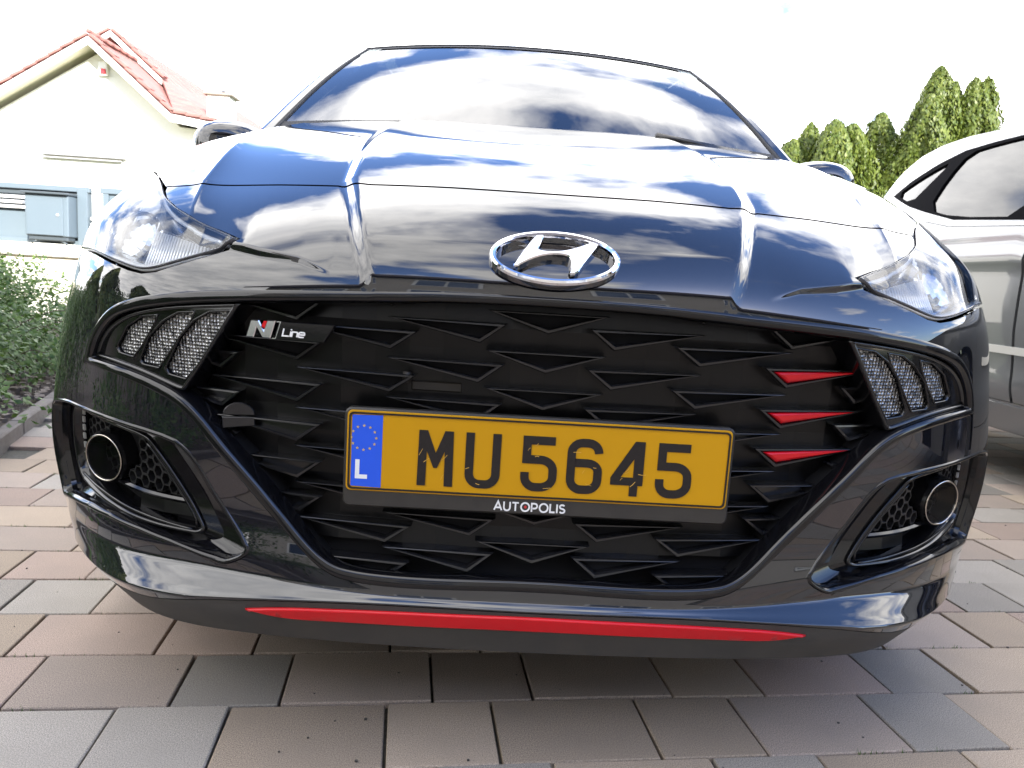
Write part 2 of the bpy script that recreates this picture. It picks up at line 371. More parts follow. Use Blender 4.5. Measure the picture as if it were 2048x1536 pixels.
# extra rows close to the two hard edges of the lower wing keep them crisp
_L=[]
for _k in range(len(P)):
    _L.append(P[_k])
    for _f in {11:(.80,),12:(.10,.5,.92),13:(.10,.5),14:(.5,)}.get(_k,()): _L.append(P[_k]*(1-_f)+P[_k+1]*_f)
P=np.array(_L)
def spl(x,y):
    """natural cubic spline second derivatives along axis 0"""
    n=len(x);h=np.diff(x);A=np.zeros((n,n));b=np.zeros((n,)+y.shape[1:])
    A[0,0]=A[-1,-1]=1
    for i in range(1,n-1):
        A[i,i-1]=h[i-1];A[i,i]=2*(h[i-1]+h[i]);A[i,i+1]=h[i]
        b[i]=6*((y[i+1]-y[i])/h[i]-(y[i]-y[i-1])/h[i-1])
    return np.linalg.solve(A,b.reshape(n,-1)).reshape(b.shape)
def sev(x,y,m,q):
    q=np.asarray(q,float);i=np.clip(np.searchsorted(x,q)-1,0,len(x)-2);h=x[i+1]-x[i]
    a=(x[i+1]-q)/h;b=(q-x[i])/h
    a_,b_,h_=[w.reshape(w.shape+(1,)*(y.ndim-1)) for w in (a,b,h)]
    return a_*y[i]+b_*y[i+1]+((a_**3-a_)*m[i]+(b_**3-b_)*m[i+1])*h_**2/6
# symmetric extension in u
UX=np.concatenate([-UK[:0:-1],UK]); PX=np.concatenate([P[:,:0:-1]*np.array([-1,1,1]),P],1)
seg=np.linalg.norm(np.diff(P[:,0],axis=0),axis=1); seg2=np.linalg.norm(np.diff(P[:,3],axis=0),axis=1)
TK=np.concatenate([[0],np.cumsum((seg+seg2)/2)])
MU=spl(UX,PX.transpose(1,0,2))
# dense evaluation table for speed
UD=np.linspace(-1.25,1.25,501); TD=np.linspace(0,TK[-1],481)
_c=sev(UX,PX.transpose(1,0,2),MU,UD).transpose(1,0,2)  # rows x UD
_m=spl(TK,_c)
def _base(u,t):
    u=np.asarray(u,float);t=np.asarray(t,float)
    sh=u.shape;u=u.ravel();t=t.ravel()
    # bicubic-like: evaluate spline in t at neighbouring UD columns (hermite)
    fx=np.clip((u+1.25)/(UD[1]-UD[0]),1,len(UD)-2.001-1);i=fx.astype(int);f=(fx-i)[:,None]
    def col(k):
        j=np.clip(np.searchsorted(TK,t)-1,0,len(TK)-2);h=(TK[j+1]-TK[j])[:,None]
        a=(TK[j+1]-t)[:,None]/h;b=(t-TK[j])[:,None]/h
        return a*_c[j,k]+b*_c[j+1,k]+((a**3-a)*_m[j,k]+(b**3-b)*_m[j+1,k])*h*h/6
    p0,p1,p2,p3=col(i-1),col(i),col(i+1),col(i+2)
    r=p1+.5*f*(p2-p0+f*(2*p0-5*p1+4*p2-p3+f*(3*(p1-p2)+p3-p0)))
    return r.reshape(sh+(3,))
def sst(a,b,x):
    x=np.clip((x-a)/(b-a),0,1);return x*x*x*(x*(6*x-15)+10)
def _disp(u,t):
    a=np.abs(u)
    # centre panel stands proud of the flanks; step facet just outside the crease
    uc=np.interp(t,[0,TK[4],TK[7],TK[8]],[.30,.272,.225,.215])
    k=np.interp(t,[0,.15,TK[4],TK[6],TK[7],TK[8]],[.004,.007,.011,.011,.005,0])
    d=k*(1-sst(uc,uc+.028,a))
    # outer ridge crease
    uo=np.interp(t,[0,TK[4],TK[6]],[.56,.52,.50]); k2=np.interp(t,[0,TK[3],TK[4],TK[5],TK[6]],[.003,.006,.007,.003,0])
    d=d+k2*np.exp(-np.abs(a-uo)/.03)*(1-0*a)
    return d
def nrm(F,u,t,e=.0015):
    u=np.clip(u,-1.24,1.24);du=(F(u+e,t)-F(u-e,t));t0=np.clip(t-e,0,TK[-1]);t1=np.clip(t+e,0,TK[-1]);dt=F(u,t1)-F(u,t0)
    n=np.cross(dt,du);return n/np.linalg.norm(n,axis=-1,keepdims=True)
def S(u,t):
    u=np.asarray(u,float);t=np.asarray(t,float)
    return _base(u,t)+_disp(u,t)[...,None]*nrm(_base,u,t,.004)
def SN(u,t):
    return S(u,t),nrm(S,np.asarray(u,float),np.asarray(t,float))

def disp_scoop(u, t):
    a = np.abs(u); tl = np.interp(a, [.28, .326, .381, .422, .5], [1.006, .987, .979, .969, .965])
    A = np.interp(a, [.285, .33, .40, .43, .47], [0, .004, .009, .006, 0])
    x = t-tl
    return A*np.where(x < 0, np.exp(np.clip(x, -1, 0)/.045), 1-sst(0, .011, x))
_d0 = _disp
def _disp(u, t): return _d0(u, t)+disp_scoop(u, t)
def inv(x, z, u=None):
    """(u,t) of the skin point with given x and z, below the nose"""
    u = np.array(x, float); t = np.interp(-np.asarray(z), -P[8:, 0, 2], TK[8:])
    for _ in range(12):
        p = S(u, t); du = (x-p[..., 0]); dt = (p[..., 2]-z); u = u+np.clip(du, -.05, .05); t = np.clip(t+np.clip(dt, -.03, .03)*.8, TK[7], TK[-1])
    return u, t
def M_(p): q = np.array(p, float); q[:, 0] *= -1; return q     # mirror a (u,t) outline
def both(fn):
    for sg in (1, -1): fn(sg)
def side(poly, sg): return np.asarray(poly) if sg > 0 else M_(poly)

TW, TB = float(TK[13]), float(TK[17])
TS = [(0, .830), (.14, .830), (.25, .833), (.272, .829), (.30, .816), (.384, .815), (.476, .8175), (.515, .8185), (.56, .813), (.606, .8065)]
HL_IN = [(.412, .963), (.448, .940), (.495, .917), (.543, .886), (.585, .850), (.612, .815), (.635, .785), (.655, .760)]
HL_TOP = [(.655, .760), (.685, .727), (.72, .69), (.76, .64), (.80, .59), (.845, .60), (.90, .66), (.935, .72), (.955, .80), (.945, .87), (.90, .915)]
HL_BOT = [(.90, .915), (.84, .945), (.78, .957), (.73, .967), (.686, .979), (.635, .994), (.595, 1.005), (.567, 1.0105), (.54, 1.009), (.50, .999), (.46, .987), (.428, .975)]
HL = rounded(HL_IN+HL_TOP[1:]+HL_BOT[1:], 2, keep=(0,))
rounded1 = lambda p, *a: rounded(p, 1)
GR_UP = [(.690, 1.132), (.679, 1.101), (.650, 1.073), (.61, 1.058), (.52, 1.050), (.425, 1.047), (.32, 1.047), (.22, 1.046), (.13, 1.042), (0, 1.041)]
GR_LO = [(0, 1.402), (.04, 1.402), (.17, 1.405), (.252, 1.403), (.282, 1.395), (.312, 1.372), (.356, 1.328), (.398, 1.281), (.437, 1.238), (.473, 1.199), (.51, 1.175), (.575, 1.155)]
GRILLE = np.array(GR_UP[::-1][0:0]+[(a, b) for a, b in GR_UP]+[(-a, b) for a, b in GR_UP[:-1]][::-1]+[(-a, b) for a, b in GR_LO[::-1][:-1]]+[(a, b) for a, b in GR_LO])
k0, k1 = 0, 2*len(GR_UP)-2
GRILLE = rounded(GRILLE, 2, keep=(k0, k1))
SIDE = rounded1([(.852, 1.262), (.845, 1.238), (.775, 1.224), (.735, 1.222), (.58, 1.234), (.512, 1.2435), (.491, 1.256), (.474, 1.275), (.446, 1.325), (.398, 1.386), (.402, 1.397), (.43, 1.411), (.445, 1.410), (.55, 1.386), (.678, 1.374), (.79, 1.391), (.84, 1.406), (.860, 1.400), (.862, 1.35), (.858, 1.30)])
POD = rounded1([(.795, 1.242), (.775, 1.233), (.66, 1.242), (.588, 1.250), (.571, 1.263), (.483, 1.366), (.481, 1.377), (.50, 1.384), (.77, 1.374), (.798, 1.360), (.803, 1.30)])
DRL_BZ = rounded([(.408, 1.052), (.52, 1.054), (.60, 1.062), (.648, 1.078), (.674, 1.102), (.684, 1.128), (.578, 1.151), (.512, 1.171), (.500, 1.173), (.447, 1.107)], 2, keep=(0, 5, 8))
CELLS = [[(.634, 1.113), (.610, 1.083), (.577, 1.0695), (.549, 1.069), (.553, 1.078), (.577, 1.107), (.598, 1.127), (.628, 1.121)],
         [(.583, 1.133), (.565, 1.100), (.535, 1.077), (.507, 1.0655), (.483, 1.065), (.487, 1.074), (.515, 1.105), (.547, 1.142), (.578, 1.138)],
         [(.533, 1.143), (.507, 1.101), (.481, 1.077), (.455, 1.065), (.424, 1.064), (.437, 1.088), (.464, 1.12), (.499, 1.155), (.528, 1.150)]]
CELLS = [np.array(inset(c, -.0016)) for c in CELLS]

car = root('hatchback_car', (0, 1.7, 0), 'black hatchback with a yellow number plate and red trim, parked nose to the camera', 'car')

# bonnet
def crease_pts(sg):
    q = []
    for t in np.arange(.02, 1.045, .0065):
        uc = np.interp(t, [0, TK[4], TK[7], TK[8]], [.30, .272, .225, .215])
        q += [(sg*(uc+d), t) for d in np.arange(-.003, .033, .0042)]
        uo = np.interp(t, [0, TK[4], TK[6]], [.56, .52, .50]); 
        if t < .97: q += [(sg*(uo+d), t) for d in np.arange(-.012, .013, .004)]
    for u in np.arange(.275, .46, .0048):
        tl = np.interp(u, [.28, .326, .381, .422, .5], [1.006, .987, .979, .969, .965]); q += [(sg*u, tl+d) for d in np.arange(-.0065, .0175, .0021)]
    return q
EXTRA = np.array(crease_pts(1)+crease_pts(-1))
LOWX = np.array([(u, t) for u in np.arange(-.95, .951, .0042) for t in np.arange(TW-.008, TB+.0012, .0030)])
b_r = np.array([(.66, .004), (.66, .752), (.636, .780), (.613, .8045)]+[(a, b-.0026) for a, b in TS[::-1]])
b_l = M_(b_r)[::-1][1:]
BON = resample(np.concatenate([b_r, b_l]), .006)
g = G(); sheet(g, SN, BON, (), .011, flange=.014, extra=EXTRA); bonnet = g.build('bonnet', PAINT, car, custom=True)

g = G(); q = resample(np.array([(-a, b) for a, b in TS][::-1][:-1]+TS), .008, False); Pq, Nq = SN(q[:, 0], q[:, 1]); g.tube(Pq-.0105*Nq, .0065, 6); g.build('shut_line_shade_filler', RUBBER, bonnet)  # dark filler tube under the shut line, standing in for shade in the gap
# fenders
for sg in (1, -1):
    fp = [(.6635, .004), (.6635, .7535)]+[(a, b-.0035) for a, b in HL_TOP[1:5]]+[(.848, .596), (.905, .655), (.94, .718), (.960, .80), (.950, .872), (.906, .917), (1.0, .895), (1.25, .925), (1.25, .004)]
    g = G(); sheet(g, SN, resample(side(fp, sg), .008), (), .016, flange=.012); g.build('fender', PAINT, car, custom=True)

# bumper skin with its openings
bp = [(a, b+.0026) for a, b in TS]+[(.600, .826), (.581, .853), (.540, .889), (.492, .920), (.445, .943), (.409, .9635), (.426, .978), (.459, .990), (.499, 1.002), (.54, 1.0125), (.568, 1.014), (.597, 1.0085), (.637, .9975), (.687, .9825), (.731, .9705), (.781, .9605), (.841, .9485), (.903, .920), (1.0, .8985), (1.25, .929), (1.25, TB), (.86, TB+.030), (.70, TB+.026), (.56, TB+.020), (.44, TB+.006), (.36, TB+.003), (0, TB+.003)]
bpL = [(-a, b) for a, b in bp][::-1][1:-1]
BUMP = resample(np.array(bp+bpL), .006)
g = G()
holes = [resample(GRILLE, .006)]+[resample(side(SIDE, s), .006) for s in (1, -1)]
V, F = cdt(BUMP, holes, .010, np.concatenate([EXTRA, LOWX])); Pp, Nn = SN(V[:, 0], V[:, 1])
arch = lambda p: np.hypot(p[..., 1]-.76, p[..., 2]-.30) < .335
F = [f for f in F if not arch(Pp[list(f)].mean(0))]
g.add(Pp, F, Nn)
def flange(g, L, d, h0=0., mi=0):
    P_, N_ = SN(L[:, 0], L[:, 1]); T = np.roll(P_, -1, 0)-np.roll(P_, 1, 0); T /= np.linalg.norm(T, axis=1, keepdims=True)+1e-12; B = np.cross(T, N_); n = len(L)
    g.add(np.concatenate([P_+h0*N_, P_+(h0-d)*N_]), [(j, (j+1) % n, n+(j+1) % n, n+j) for j in range(n)], np.concatenate([B, B]), mi)
flange(g, BUMP, .010)
bumper = g.build('front_bumper', PAINT, car, custom=True)

# dark lower lip
lp = [(0, TB+.0045), (.36, TB+.0045), (.44, TB+.0075), (.56, TB+.0215), (.70, TB+.0275), (.86, TB+.0315), (1.1, TB+.032), (1.1, TK[-1]), (0, TK[-1])]
LIP = resample(np.array(lp+[(-a, b) for a, b in lp][::-1][1:-1]), .008)
g = G(); V, F = cdt(LIP, (), .012); Pp, Nn = SN(V[:, 0], V[:, 1]); g.add(Pp, [f for f in F if not arch(Pp[list(f)].mean(0))], Nn)
u_ = np.linspace(-1.0, 1.0, 90); Pb, Nb = SN(u_, np.full(90, TK[-1])); P2 = Pb.copy(); P2[:, 1] += .06*np.minimum(1, 1.2-np.abs(u_)); P2[:, 0] *= .97; P2[:, 2] -= .006
P3 = P2.copy(); P3[:, 1] = np.maximum(P3[:, 1]+.25, .5); P3[:, 0] *= .8
dn = np.tile([0, 0, -1.], (90, 1))
for A, B in ((Pb, P2), (P2, P3)): g.add(np.concatenate([A, B]), [(i, i+1, 91+i, 90+i) for i in range(89)], np.concatenate([dn, dn]))
g.build('front_lip', MATTE, car, custom=True)

# red stripe set into the lip
rs = [(.389, 1.477), (.333, 1.472), (.24, 1.473), (.11, 1.4705), (0, 1.467), (-.11, 1.4705), (-.24, 1.473), (-.333, 1.472), (-.389, 1.477), (-.342, 1.491), (-.297, 1.495), (-.17, 1.498), (0, 1.4925), (.17, 1.498), (.297, 1.495), (.342, 1.491)]
RS = resample(rounded(rs, 2, keep=(0, 8)), .006)
g = G(); sheet(g, SN, inset(RS, .0025), (), .012, h=.0042); rim(g, SN, RS, [(0, -.002), (0, .0015), (.0008, .0034), (.0025, .0042)]); g.build('red_stripe', RED, car)

# ---------------- grille
gr_part = None
GO = resample(GRILLE, .008)
g = G(); P_, N_ = SN(GO[:, 0], GO[:, 1])
V, F = cdt(GO, (), .02); Pb, Nb = SN(V[:, 0], V[:, 1]); g.add(Pb-.068*Nb, F, Nb); loft(g, P_-.004*N_, P_-.068*N_)
grille = g.build('grille', DEEP, car, smooth=True)
# radiator core with its vertical fins, behind the centre
g = G()
for i in range(56):
    x = -.30+i*.0109
    g.box((x, .062, .59), (.0030, .008, .15))
for z in (.515, .665): g.box((0, .060, z), (.64, .014, .012))
g.build('radiator_core', mat('radiator_aluminium', (.006, .006, .007), .6), grille)
g = G(); g.tube([(-.185, .02, .560), (-.185, .02, .575)], .006, 8); g.box((-.145, .035, .555), (.07, .008, .014), bev=.002); g.build('sensor_bracket', mat('bracket_steel', (.022, .019, .016), .5, metal=.3), grille)
g = G(); rim(g, SN, resample(GRILLE, .006), [(.004, -.030), (.004, -.006), (.0015, .0005), (-.0015, .0020), (-.007, .0022), (-.0100, .0012), (-.0120, -.001)]); gs = g.build('grille_surround', GLOSS, car)
# woven pattern: open triangular scales, each one a part
def scale(xl, xr, xv, zt, h, filled=False, red=False, w=.0066):
    if xv-xl < xr-xv-.02: xr += .010
    elif xv-xl > xr-xv+.02: xl -= .010
    else: xl -= .004; xr += .004
    tri = np.array([(xl, zt), (xv, zt-h), (xr, zt)])
    ins = inset(tri, w); ins2 = inset(tri, w*.6)
    def lift(p, d):
        u, t = inv(p[:, 0], p[:, 1]); q = S(u, t); return np.stack([p[:, 0], q[:, 1]+d, p[:, 1]], 1)
    g = G(); o0 = lift(tri, .058); o1 = lift(tri, .037); o2 = lift(inset(tri, .0016), .034); i2 = lift(inset(tri, w-.0016), .034); i1 = lift(ins, .037); i0 = lift(ins, .050)
    for A, B in ((o0, o1), (o1, o2), (o2, i2), (i2, i1), (i1, i0)): loft(g, A, B, smooth=False)
    if filled: g.add(lift(ins, .047), [(0, 1, 2)], smooth=False)
    o = g.build('grille_scale', PLASTIC, grille)
    if not filled and not red:
        g = G(); g.add(lift(ins, .0505), [(0, 1, 2)], smooth=False); g.build('scale_shade_plate', DEEP, o)  # dark plate standing in for the shade inside an open scale
    if red:
        g = G(); t2 = inset(tri, w+.0012); a, b, c, d = lift(t2, .046), lift(t2, .036), lift(inset(t2, .002), .0335), lift(inset(t2, .0045), .0325)
        for A, B in ((a, b), (b, c), (c, d)): loft(g, A, B, smooth=False)
        g.add(d, [(0, 1, 2)], smooth=False); g.build('red_insert', RED, o)
for z in (.665, .612, .561, .509, .457, .395, .341): scale(-.077, .077, 0, z, .0275)
for sg in (1, -1):
    m_ = lambda a, b, c: (a, b, c) if sg > 0 else (-b, -a, -c)
    for z in (.648, .594, .540, .485, .429, .374, .325): scale(*m_(.054, .203, .089), z, .0275)
    for z in (.688, .631, .572, .516, .462, .408, .356, .306): scale(*m_(.171, .329, .207), z, .0262, filled=z > .5 and z < .55)
    for z in (.663, .609, .551, .495, .441, .389): scale(*m_(.298, .455, .334), z, .0285, filled=(.43 < z < .50) or sg < 0 and z < .5, red=(sg > 0 and .48 < z < .62))
    for z in (.640, .586, .531, .474, .420): scale(*m_(.415, .545, .444), z, .0255, filled=True)
# solid infill behind the outer scales, stepped so that each column catches the light a little differently
def infill(x0, x1, z0, z1, sg, name='grille_infill'):
    g = G(); xs = np.linspace(x0, x1, 14); zs = np.linspace(z0, z1, 12); V = []
    for z in zs:
        for x in xs:
            fx = ((x-.02)/.127) % 1.; fz = ((z-.003)/.055) % 1.; u, t = inv(sg*x, z); V.append((sg*x, float(S(u, t)[1])+.0535+.006*fx+.004*(1-fz), z))
    g.add(V, [(j*14+i, j*14+i+1, (j+1)*14+i+1, (j+1)*14+i) for j in range(11) for i in range(13)], smooth=False); g.build(name, INFILL, grille)
INFILL = mat('infill_plastic', (.0025, .0025, .003), .30, spec=.30)
for sg in (1, -1):
    infill(.0, .60, .325, .672, sg)
# towing eye cover
uu, tt = inv(-.418, .497); c0, n0 = SN(uu, tt); c0 = c0+np.array([0, .035, 0])
g = G(); g.prism([(.021*math.cos(a), .018*math.sin(a)) for a in np.linspace(0, math.pi, 13)], c0, (1, .18, 0), (0, 0, 1), (.1, -1, 0), .004, bev=.001); g.prism([(-.02, -.018), (.022, -.014), (.0215, -.002), (-.021, -.002)], c0, (1, .18, 0), (0, 0, 1), (.1, -1, 0), .007, bev=.001)
g.build('towing_eye_cover', PLASTIC, grille)

# ---------------- daytime lamps at the ends of the grille
for sg in (1, -1):
    lamp = None
    BZ = resample(side(DRL_BZ, sg), .006); cs = [resample(side(c, sg), .005) for c in CELLS]
    g = G(); sheet(g, SN, BZ, cs, .010, h=-.011, flange=.05, hole_flange=.012); lamp = g.build('daytime_lamp', GLOSS, car, custom=True)
    g = G()
    rim(g, SN, BZ, [(0, -.011), (.0012, -.0065), (.0042, -.0060), (.0058, -.011)]); g.build('lamp_frame', PLASTIC, lamp)
    for c in cs:
        g = G(); sheet(g, SN, inset(c, .0008), (), .006, h=-.0165); q = g.build('lamp_cell', DRLM, lamp, custom=True)
        g = G(); rim(g, SN, c, [(-.0016, -.0106), (-.0010, -.0096), (.0006, -.0096), (.0014, -.0125)]); g.build('lamp_bezel', GLOSS, q)

# ---------------- side openings with fog lamp pods
HEXP = mat('honeycomb_plastic', (.012, .012, .013), .42)
for sg in (1, -1):
    op = side(SIDE, sg); pd = side(POD, sg)
    A = byarc(op, 120); B = byarc(pd, 120)
    k = np.argmin([np.sum((np.roll(B, -s, 0)-A)**2) for s in range(120)]); B = np.roll(B, -k, 0)
    PA, NA = SN(A[:, 0], A[:, 1]); PB, NB = SN(B[:, 0], B[:, 1]); MID = .35*A+.65*B; PM, NM = SN(MID[:, 0], MID[:, 1])
    g = G(); loft(g, PA-.001*NA, PA-.020*NA); loft(g, PA-.020*NA, PM-.030*NM); loft(g, PM-.030*NM, PB-.026*NB); pod = g.build('side_air_opening', GLOSS, car)
    g = G(); rim(g, SN, resample(op, .006), [(.003, -.012), (.0012, .0004), (-.0018, .0026), (-.0045, .0018), (-.0062, -.0008)]); g.build('opening_rim', GLOSS, pod)
    g = G(); rim(g, SN, B, [(-.0015, -.0262), (-.001, -.0215), (.0022, -.0200), (.0052, -.0215), (.0075, -.040), (.009, -.062)]); g.build('pod_bezel', GLOSS, pod)
    g = G(); BI = inset(B, .008); V, F = cdt(BI, (), .02); Pb, Nb = SN(V[:, 0], V[:, 1]); g.add(Pb-.062*Nb, F, Nb); g.build('pod_back', DEEP, pod, smooth=True)
    # honeycomb mesh
    g = G(); R6 = .0105
    fc = np.array([sg*.672, 1.289])
    for i in range(-3, 22):
        for j in range(0, 13):
            c = np.array([sg*(.50+i*R6*1.5+.01), 1.250+(j+(.5 if i % 2 else 0))*R6*1.732])
            hx = np.array([c+R6*np.array([math.cos(a), math.sin(a)]) for a in np.arange(6)*math.pi/3])
            if not inside(inset(pd, .010), hx).all() or np.hypot(*(c-fc)) < .043 or c[1] > 1.336: continue
            Lo, Li = hx, inset(hx, .0017); Po, No = SN(Lo[:, 0], Lo[:, 1]); Pi, Ni = SN(Li[:, 0], Li[:, 1])
            loft(g, Po-.050*No, Po-.0405*No, smooth=False); loft(g, Po-.0405*No, Pi-.0405*Ni, smooth=False); loft(g, Pi-.0405*Ni, Pi-.058*Ni, smooth=False)
    g.build('honeycomb_mesh', HEXP, pod)
    # ledge under the honeycomb
    ld = np.array([(sg*.788, 1.342), (sg*.70, 1.344), (sg*.62, 1.3455), (sg*.52, 1.346)]); ld = resample(ld, .01, False); Pl, Nl = SN(ld[:, 0], ld[:, 1])
    g = G(); n = len(ld); dz = np.array([0, 0, .004])
    rows_ = [Pl-.060*Nl+dz, Pl-.038*Nl+dz, Pl-.035*Nl+.2*dz, Pl-.038*Nl-dz, Pl-.060*Nl-3*dz]
    for a in range(4): g.add(np.concatenate([rows_[a], rows_[a+1]]), [(i, i+1, n+i+1, n+i) for i in range(n-1)])
    g.build('lower_ledge', GLOSS, pod)
    ld = np.array([(sg*.782, 1.361), (sg*.70, 1.3645), (sg*.60, 1.3705), (sg*.505, 1.377)]); ld = resample(ld, .01, False); Pl, Nl = SN(ld[:, 0], ld[:, 1])
    g = G(); g.tube(Pl-.024*Nl, .0022, 6); g.build('lower_blade', GLOSS, pod)
    ld = np.array([(sg*.588, 1.266), (sg*.555, 1.300), (sg*.500, 1.362), (sg*.498, 1.374)]); ld = resample(ld, .01, False); Pl, Nl = SN(ld[:, 0], ld[:, 1])
    g = G(); g.tube(Pl-.026*Nl, .0024, 6); g.build('slanted_blade', GLOSS, pod)
    # fog lamp
    c3, n3 = SN(fc[0], fc[1]); ax = .62*n3+np.array([0, -.38, 0]); ax /= np.linalg.norm(ax); X = np.cross([0, 0, 1.], ax); X /= np.linalg.norm(X); Y = np.cross(ax, X); C0 = np.array([sg*.662, .162, .394])
    circ = lambda r, d, n=48: np.array([C0+r*(math.cos(a)*X+math.sin(a)*Y)+d*ax for a in np.arange(n)*2*math.pi/n])
    g = G(); loft(g, circ(.0430, -.03), circ(.0415, -.004)); loft(g, circ(.0415, -.004), circ(.0395, .001)); loft(g, circ(.0395, .001), circ(.038, -.002)); fog = g.build('fog_lamp', PLASTIC, car)
    g = G(); g.tube(circ(.0365, .0015), .0016, 8, closed=True); g.build('chrome_ring', mat('bronze_chrome', (.50, .46, .41), .12, metal=1.) if sg == 1 else bpy.data.materials['bronze_chrome'], fog)
    g = G(); loft(g, circ(.0345, .001), circ(.022, -.030)); loft(g, circ(.022, -.03), circ(.001, -.033)); g.build('lamp_bowl', mat('smoked_bowl', (.05, .05, .052), .22, metal=.6), fog)
    g = G(); g.add(circ(.0350, 0.0), [tuple(range(48))]); loft(g, circ(.035, 0.), circ(.035, -.001)); g.build('lamp_glass', glass('fog_glass', (.6, .6, .62), 1.2), fog)
    # solid pale tabs, coloured to look like light leaking through the air curtain slots
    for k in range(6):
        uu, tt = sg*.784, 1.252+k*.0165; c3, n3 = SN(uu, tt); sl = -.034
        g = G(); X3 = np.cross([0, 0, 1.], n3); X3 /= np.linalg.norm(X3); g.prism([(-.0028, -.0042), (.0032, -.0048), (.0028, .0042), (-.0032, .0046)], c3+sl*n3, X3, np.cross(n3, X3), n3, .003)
        g.build('slot_light_tab', mat('leaked_light_grey', (.62, .62, .60), .35, metal=.5) if k == 0 and sg == 1 else bpy.data.materials['leaked_light_grey'], pod)

# ---------------- headlights
HLH = mat('headlight_housing', (.16, .17, .19), .18, metal=.75, bump=(30, .06, .002))
for sg in (1, -1):
    O = resample(side(HL, sg), .006); I = inset(O, .003)
    g = G(); sheet(g, SN, I, (), .010, h=.0015, flange=.006); hl = g.build('headlight', LENS, car, custom=True)
    g = G(); rim(g, SN, I, [(-.001, -.004), (0, .0014), (.0009, .0020), (.0018, .0016), (.0026, -.003)]); g.build('gasket', mat('clear_edge', (.05, .052, .058), .12) if sg == 1 else bpy.data.materials['clear_edge'], hl)
    # bowl
    def bowl(V, I=I):
        d = np.full(len(V), 9.)
        for i in range(0, len(V), 3000): d[i:i+3000] = np.sqrt(((V[i:i+3000, None]-I[None])**2).sum(2).min(1))
        return -.015-.042*sst(0, .050, d)
    V, F = cdt(inset(I, .004), (), .010); Pb, Nb = SN(V[:, 0], V[:, 1]); g = G(); g.add(Pb+bowl(V)[:, None]*Nb, F); g.build('lamp_housing', HLH, hl, smooth=True)
    # projector with its bright ring
    c3, n3 = SN(sg*.665, .925); ax = n3*.75+np.array([sg*.05, -.55, .05]); ax /= np.linalg.norm(ax); X = np.cross([0, 0, 1.], ax); X /= np.linalg.norm(X); Y = np.cross(ax, X); C0 = c3-.034*n3
    circ = lambda r, d, n=40: np.array([C0+r*(math.cos(a)*X+math.sin(a)*Y)+d*ax for a in np.arange(n)*2*math.pi/n])
    g = G(); loft(g, circ(.049, .006), circ(.046, .012)); loft(g, circ(.046, .012), circ(.043, .004)); pr = g.build('projector_ring', CHROME, hl)
    g = G(); R_ = [circ(.043*math.cos(a), .004+.020*math.sin(a)-.012) for a in np.linspace(0, 1.5, 8)]
    for a in range(7): loft(g, R_[a], R_[a+1])
    g.build('projector_lens', mat('projector_glass', (.28, .31, .36), .04, metal=.85) if sg == 1 else bpy.data.materials['projector_glass'], pr)
    # bright light guide along the lower edge
    lg = np.array([(.430, .971), (.46, .981), (.50, .993), (.54, 1.0035), (.567, 1.005), (.595, .999), (.635, .988), (.686, .973), (.73, .961), (.79, .950), (.85, .930)]); lg = resample(rounded(lg*np.array([sg, 1]), 2, closed=False), .006, False)
    Pl, Nl = SN(lg[:, 0], lg[:, 1]); g = G(); g.tube(Pl-.0052*Nl, np.interp(np.arange(len(Pl)), [0, 8, len(Pl)-1], [.002, .0052, .0052]), 8); g.build('light_guide', GUIDE, hl)
    lg = np.array([(.45, .951), (.50, .928), (.55, .895), (.595, .853), (.625, .812), (.66, .775), (.70, .73)]); lg = resample(rounded(lg*np.array([sg, 1]), 2, closed=False), .008, False)
    Pl, Nl = SN(lg[:, 0], lg[:, 1]); g = G(); g.tube(Pl-.016*Nl, .0035, 8); g.build('upper_strip', GUIDE, hl)
    # ribbed turn signal reflector near the tip
    g = G()
    for k in range(22):
        a = .468+k*.0062; t0 = np.interp(a, [.45, .5, .55, .6], [.957, .945, .925, .91]); t1 = np.interp(a, [.45, .5, .55, .6], [.966, .979, .990, .984])
        q = np.array([(sg*a, t0), (sg*a, t1)]); Pq, Nq = SN(q[:, 0], q[:, 1]); g.tube(Pq-.026*Nq, .0022, 6)
    g.build('ribbed_reflector', GUIDE, hl)
    g = G(); q = np.array([(.50, .935), (.60, .895), (.62, .975), (.56, .993), (.47, .972)])*np.array([sg, 1]); q = resample(q, .01); V, F = cdt(q, (), .012); Pq, Nq = SN(V[:, 0], V[:, 1]); g.add(Pq-.030*Nq, F, Nq); g.build('turn_signal_reflector', SILVERT, hl, smooth=True)

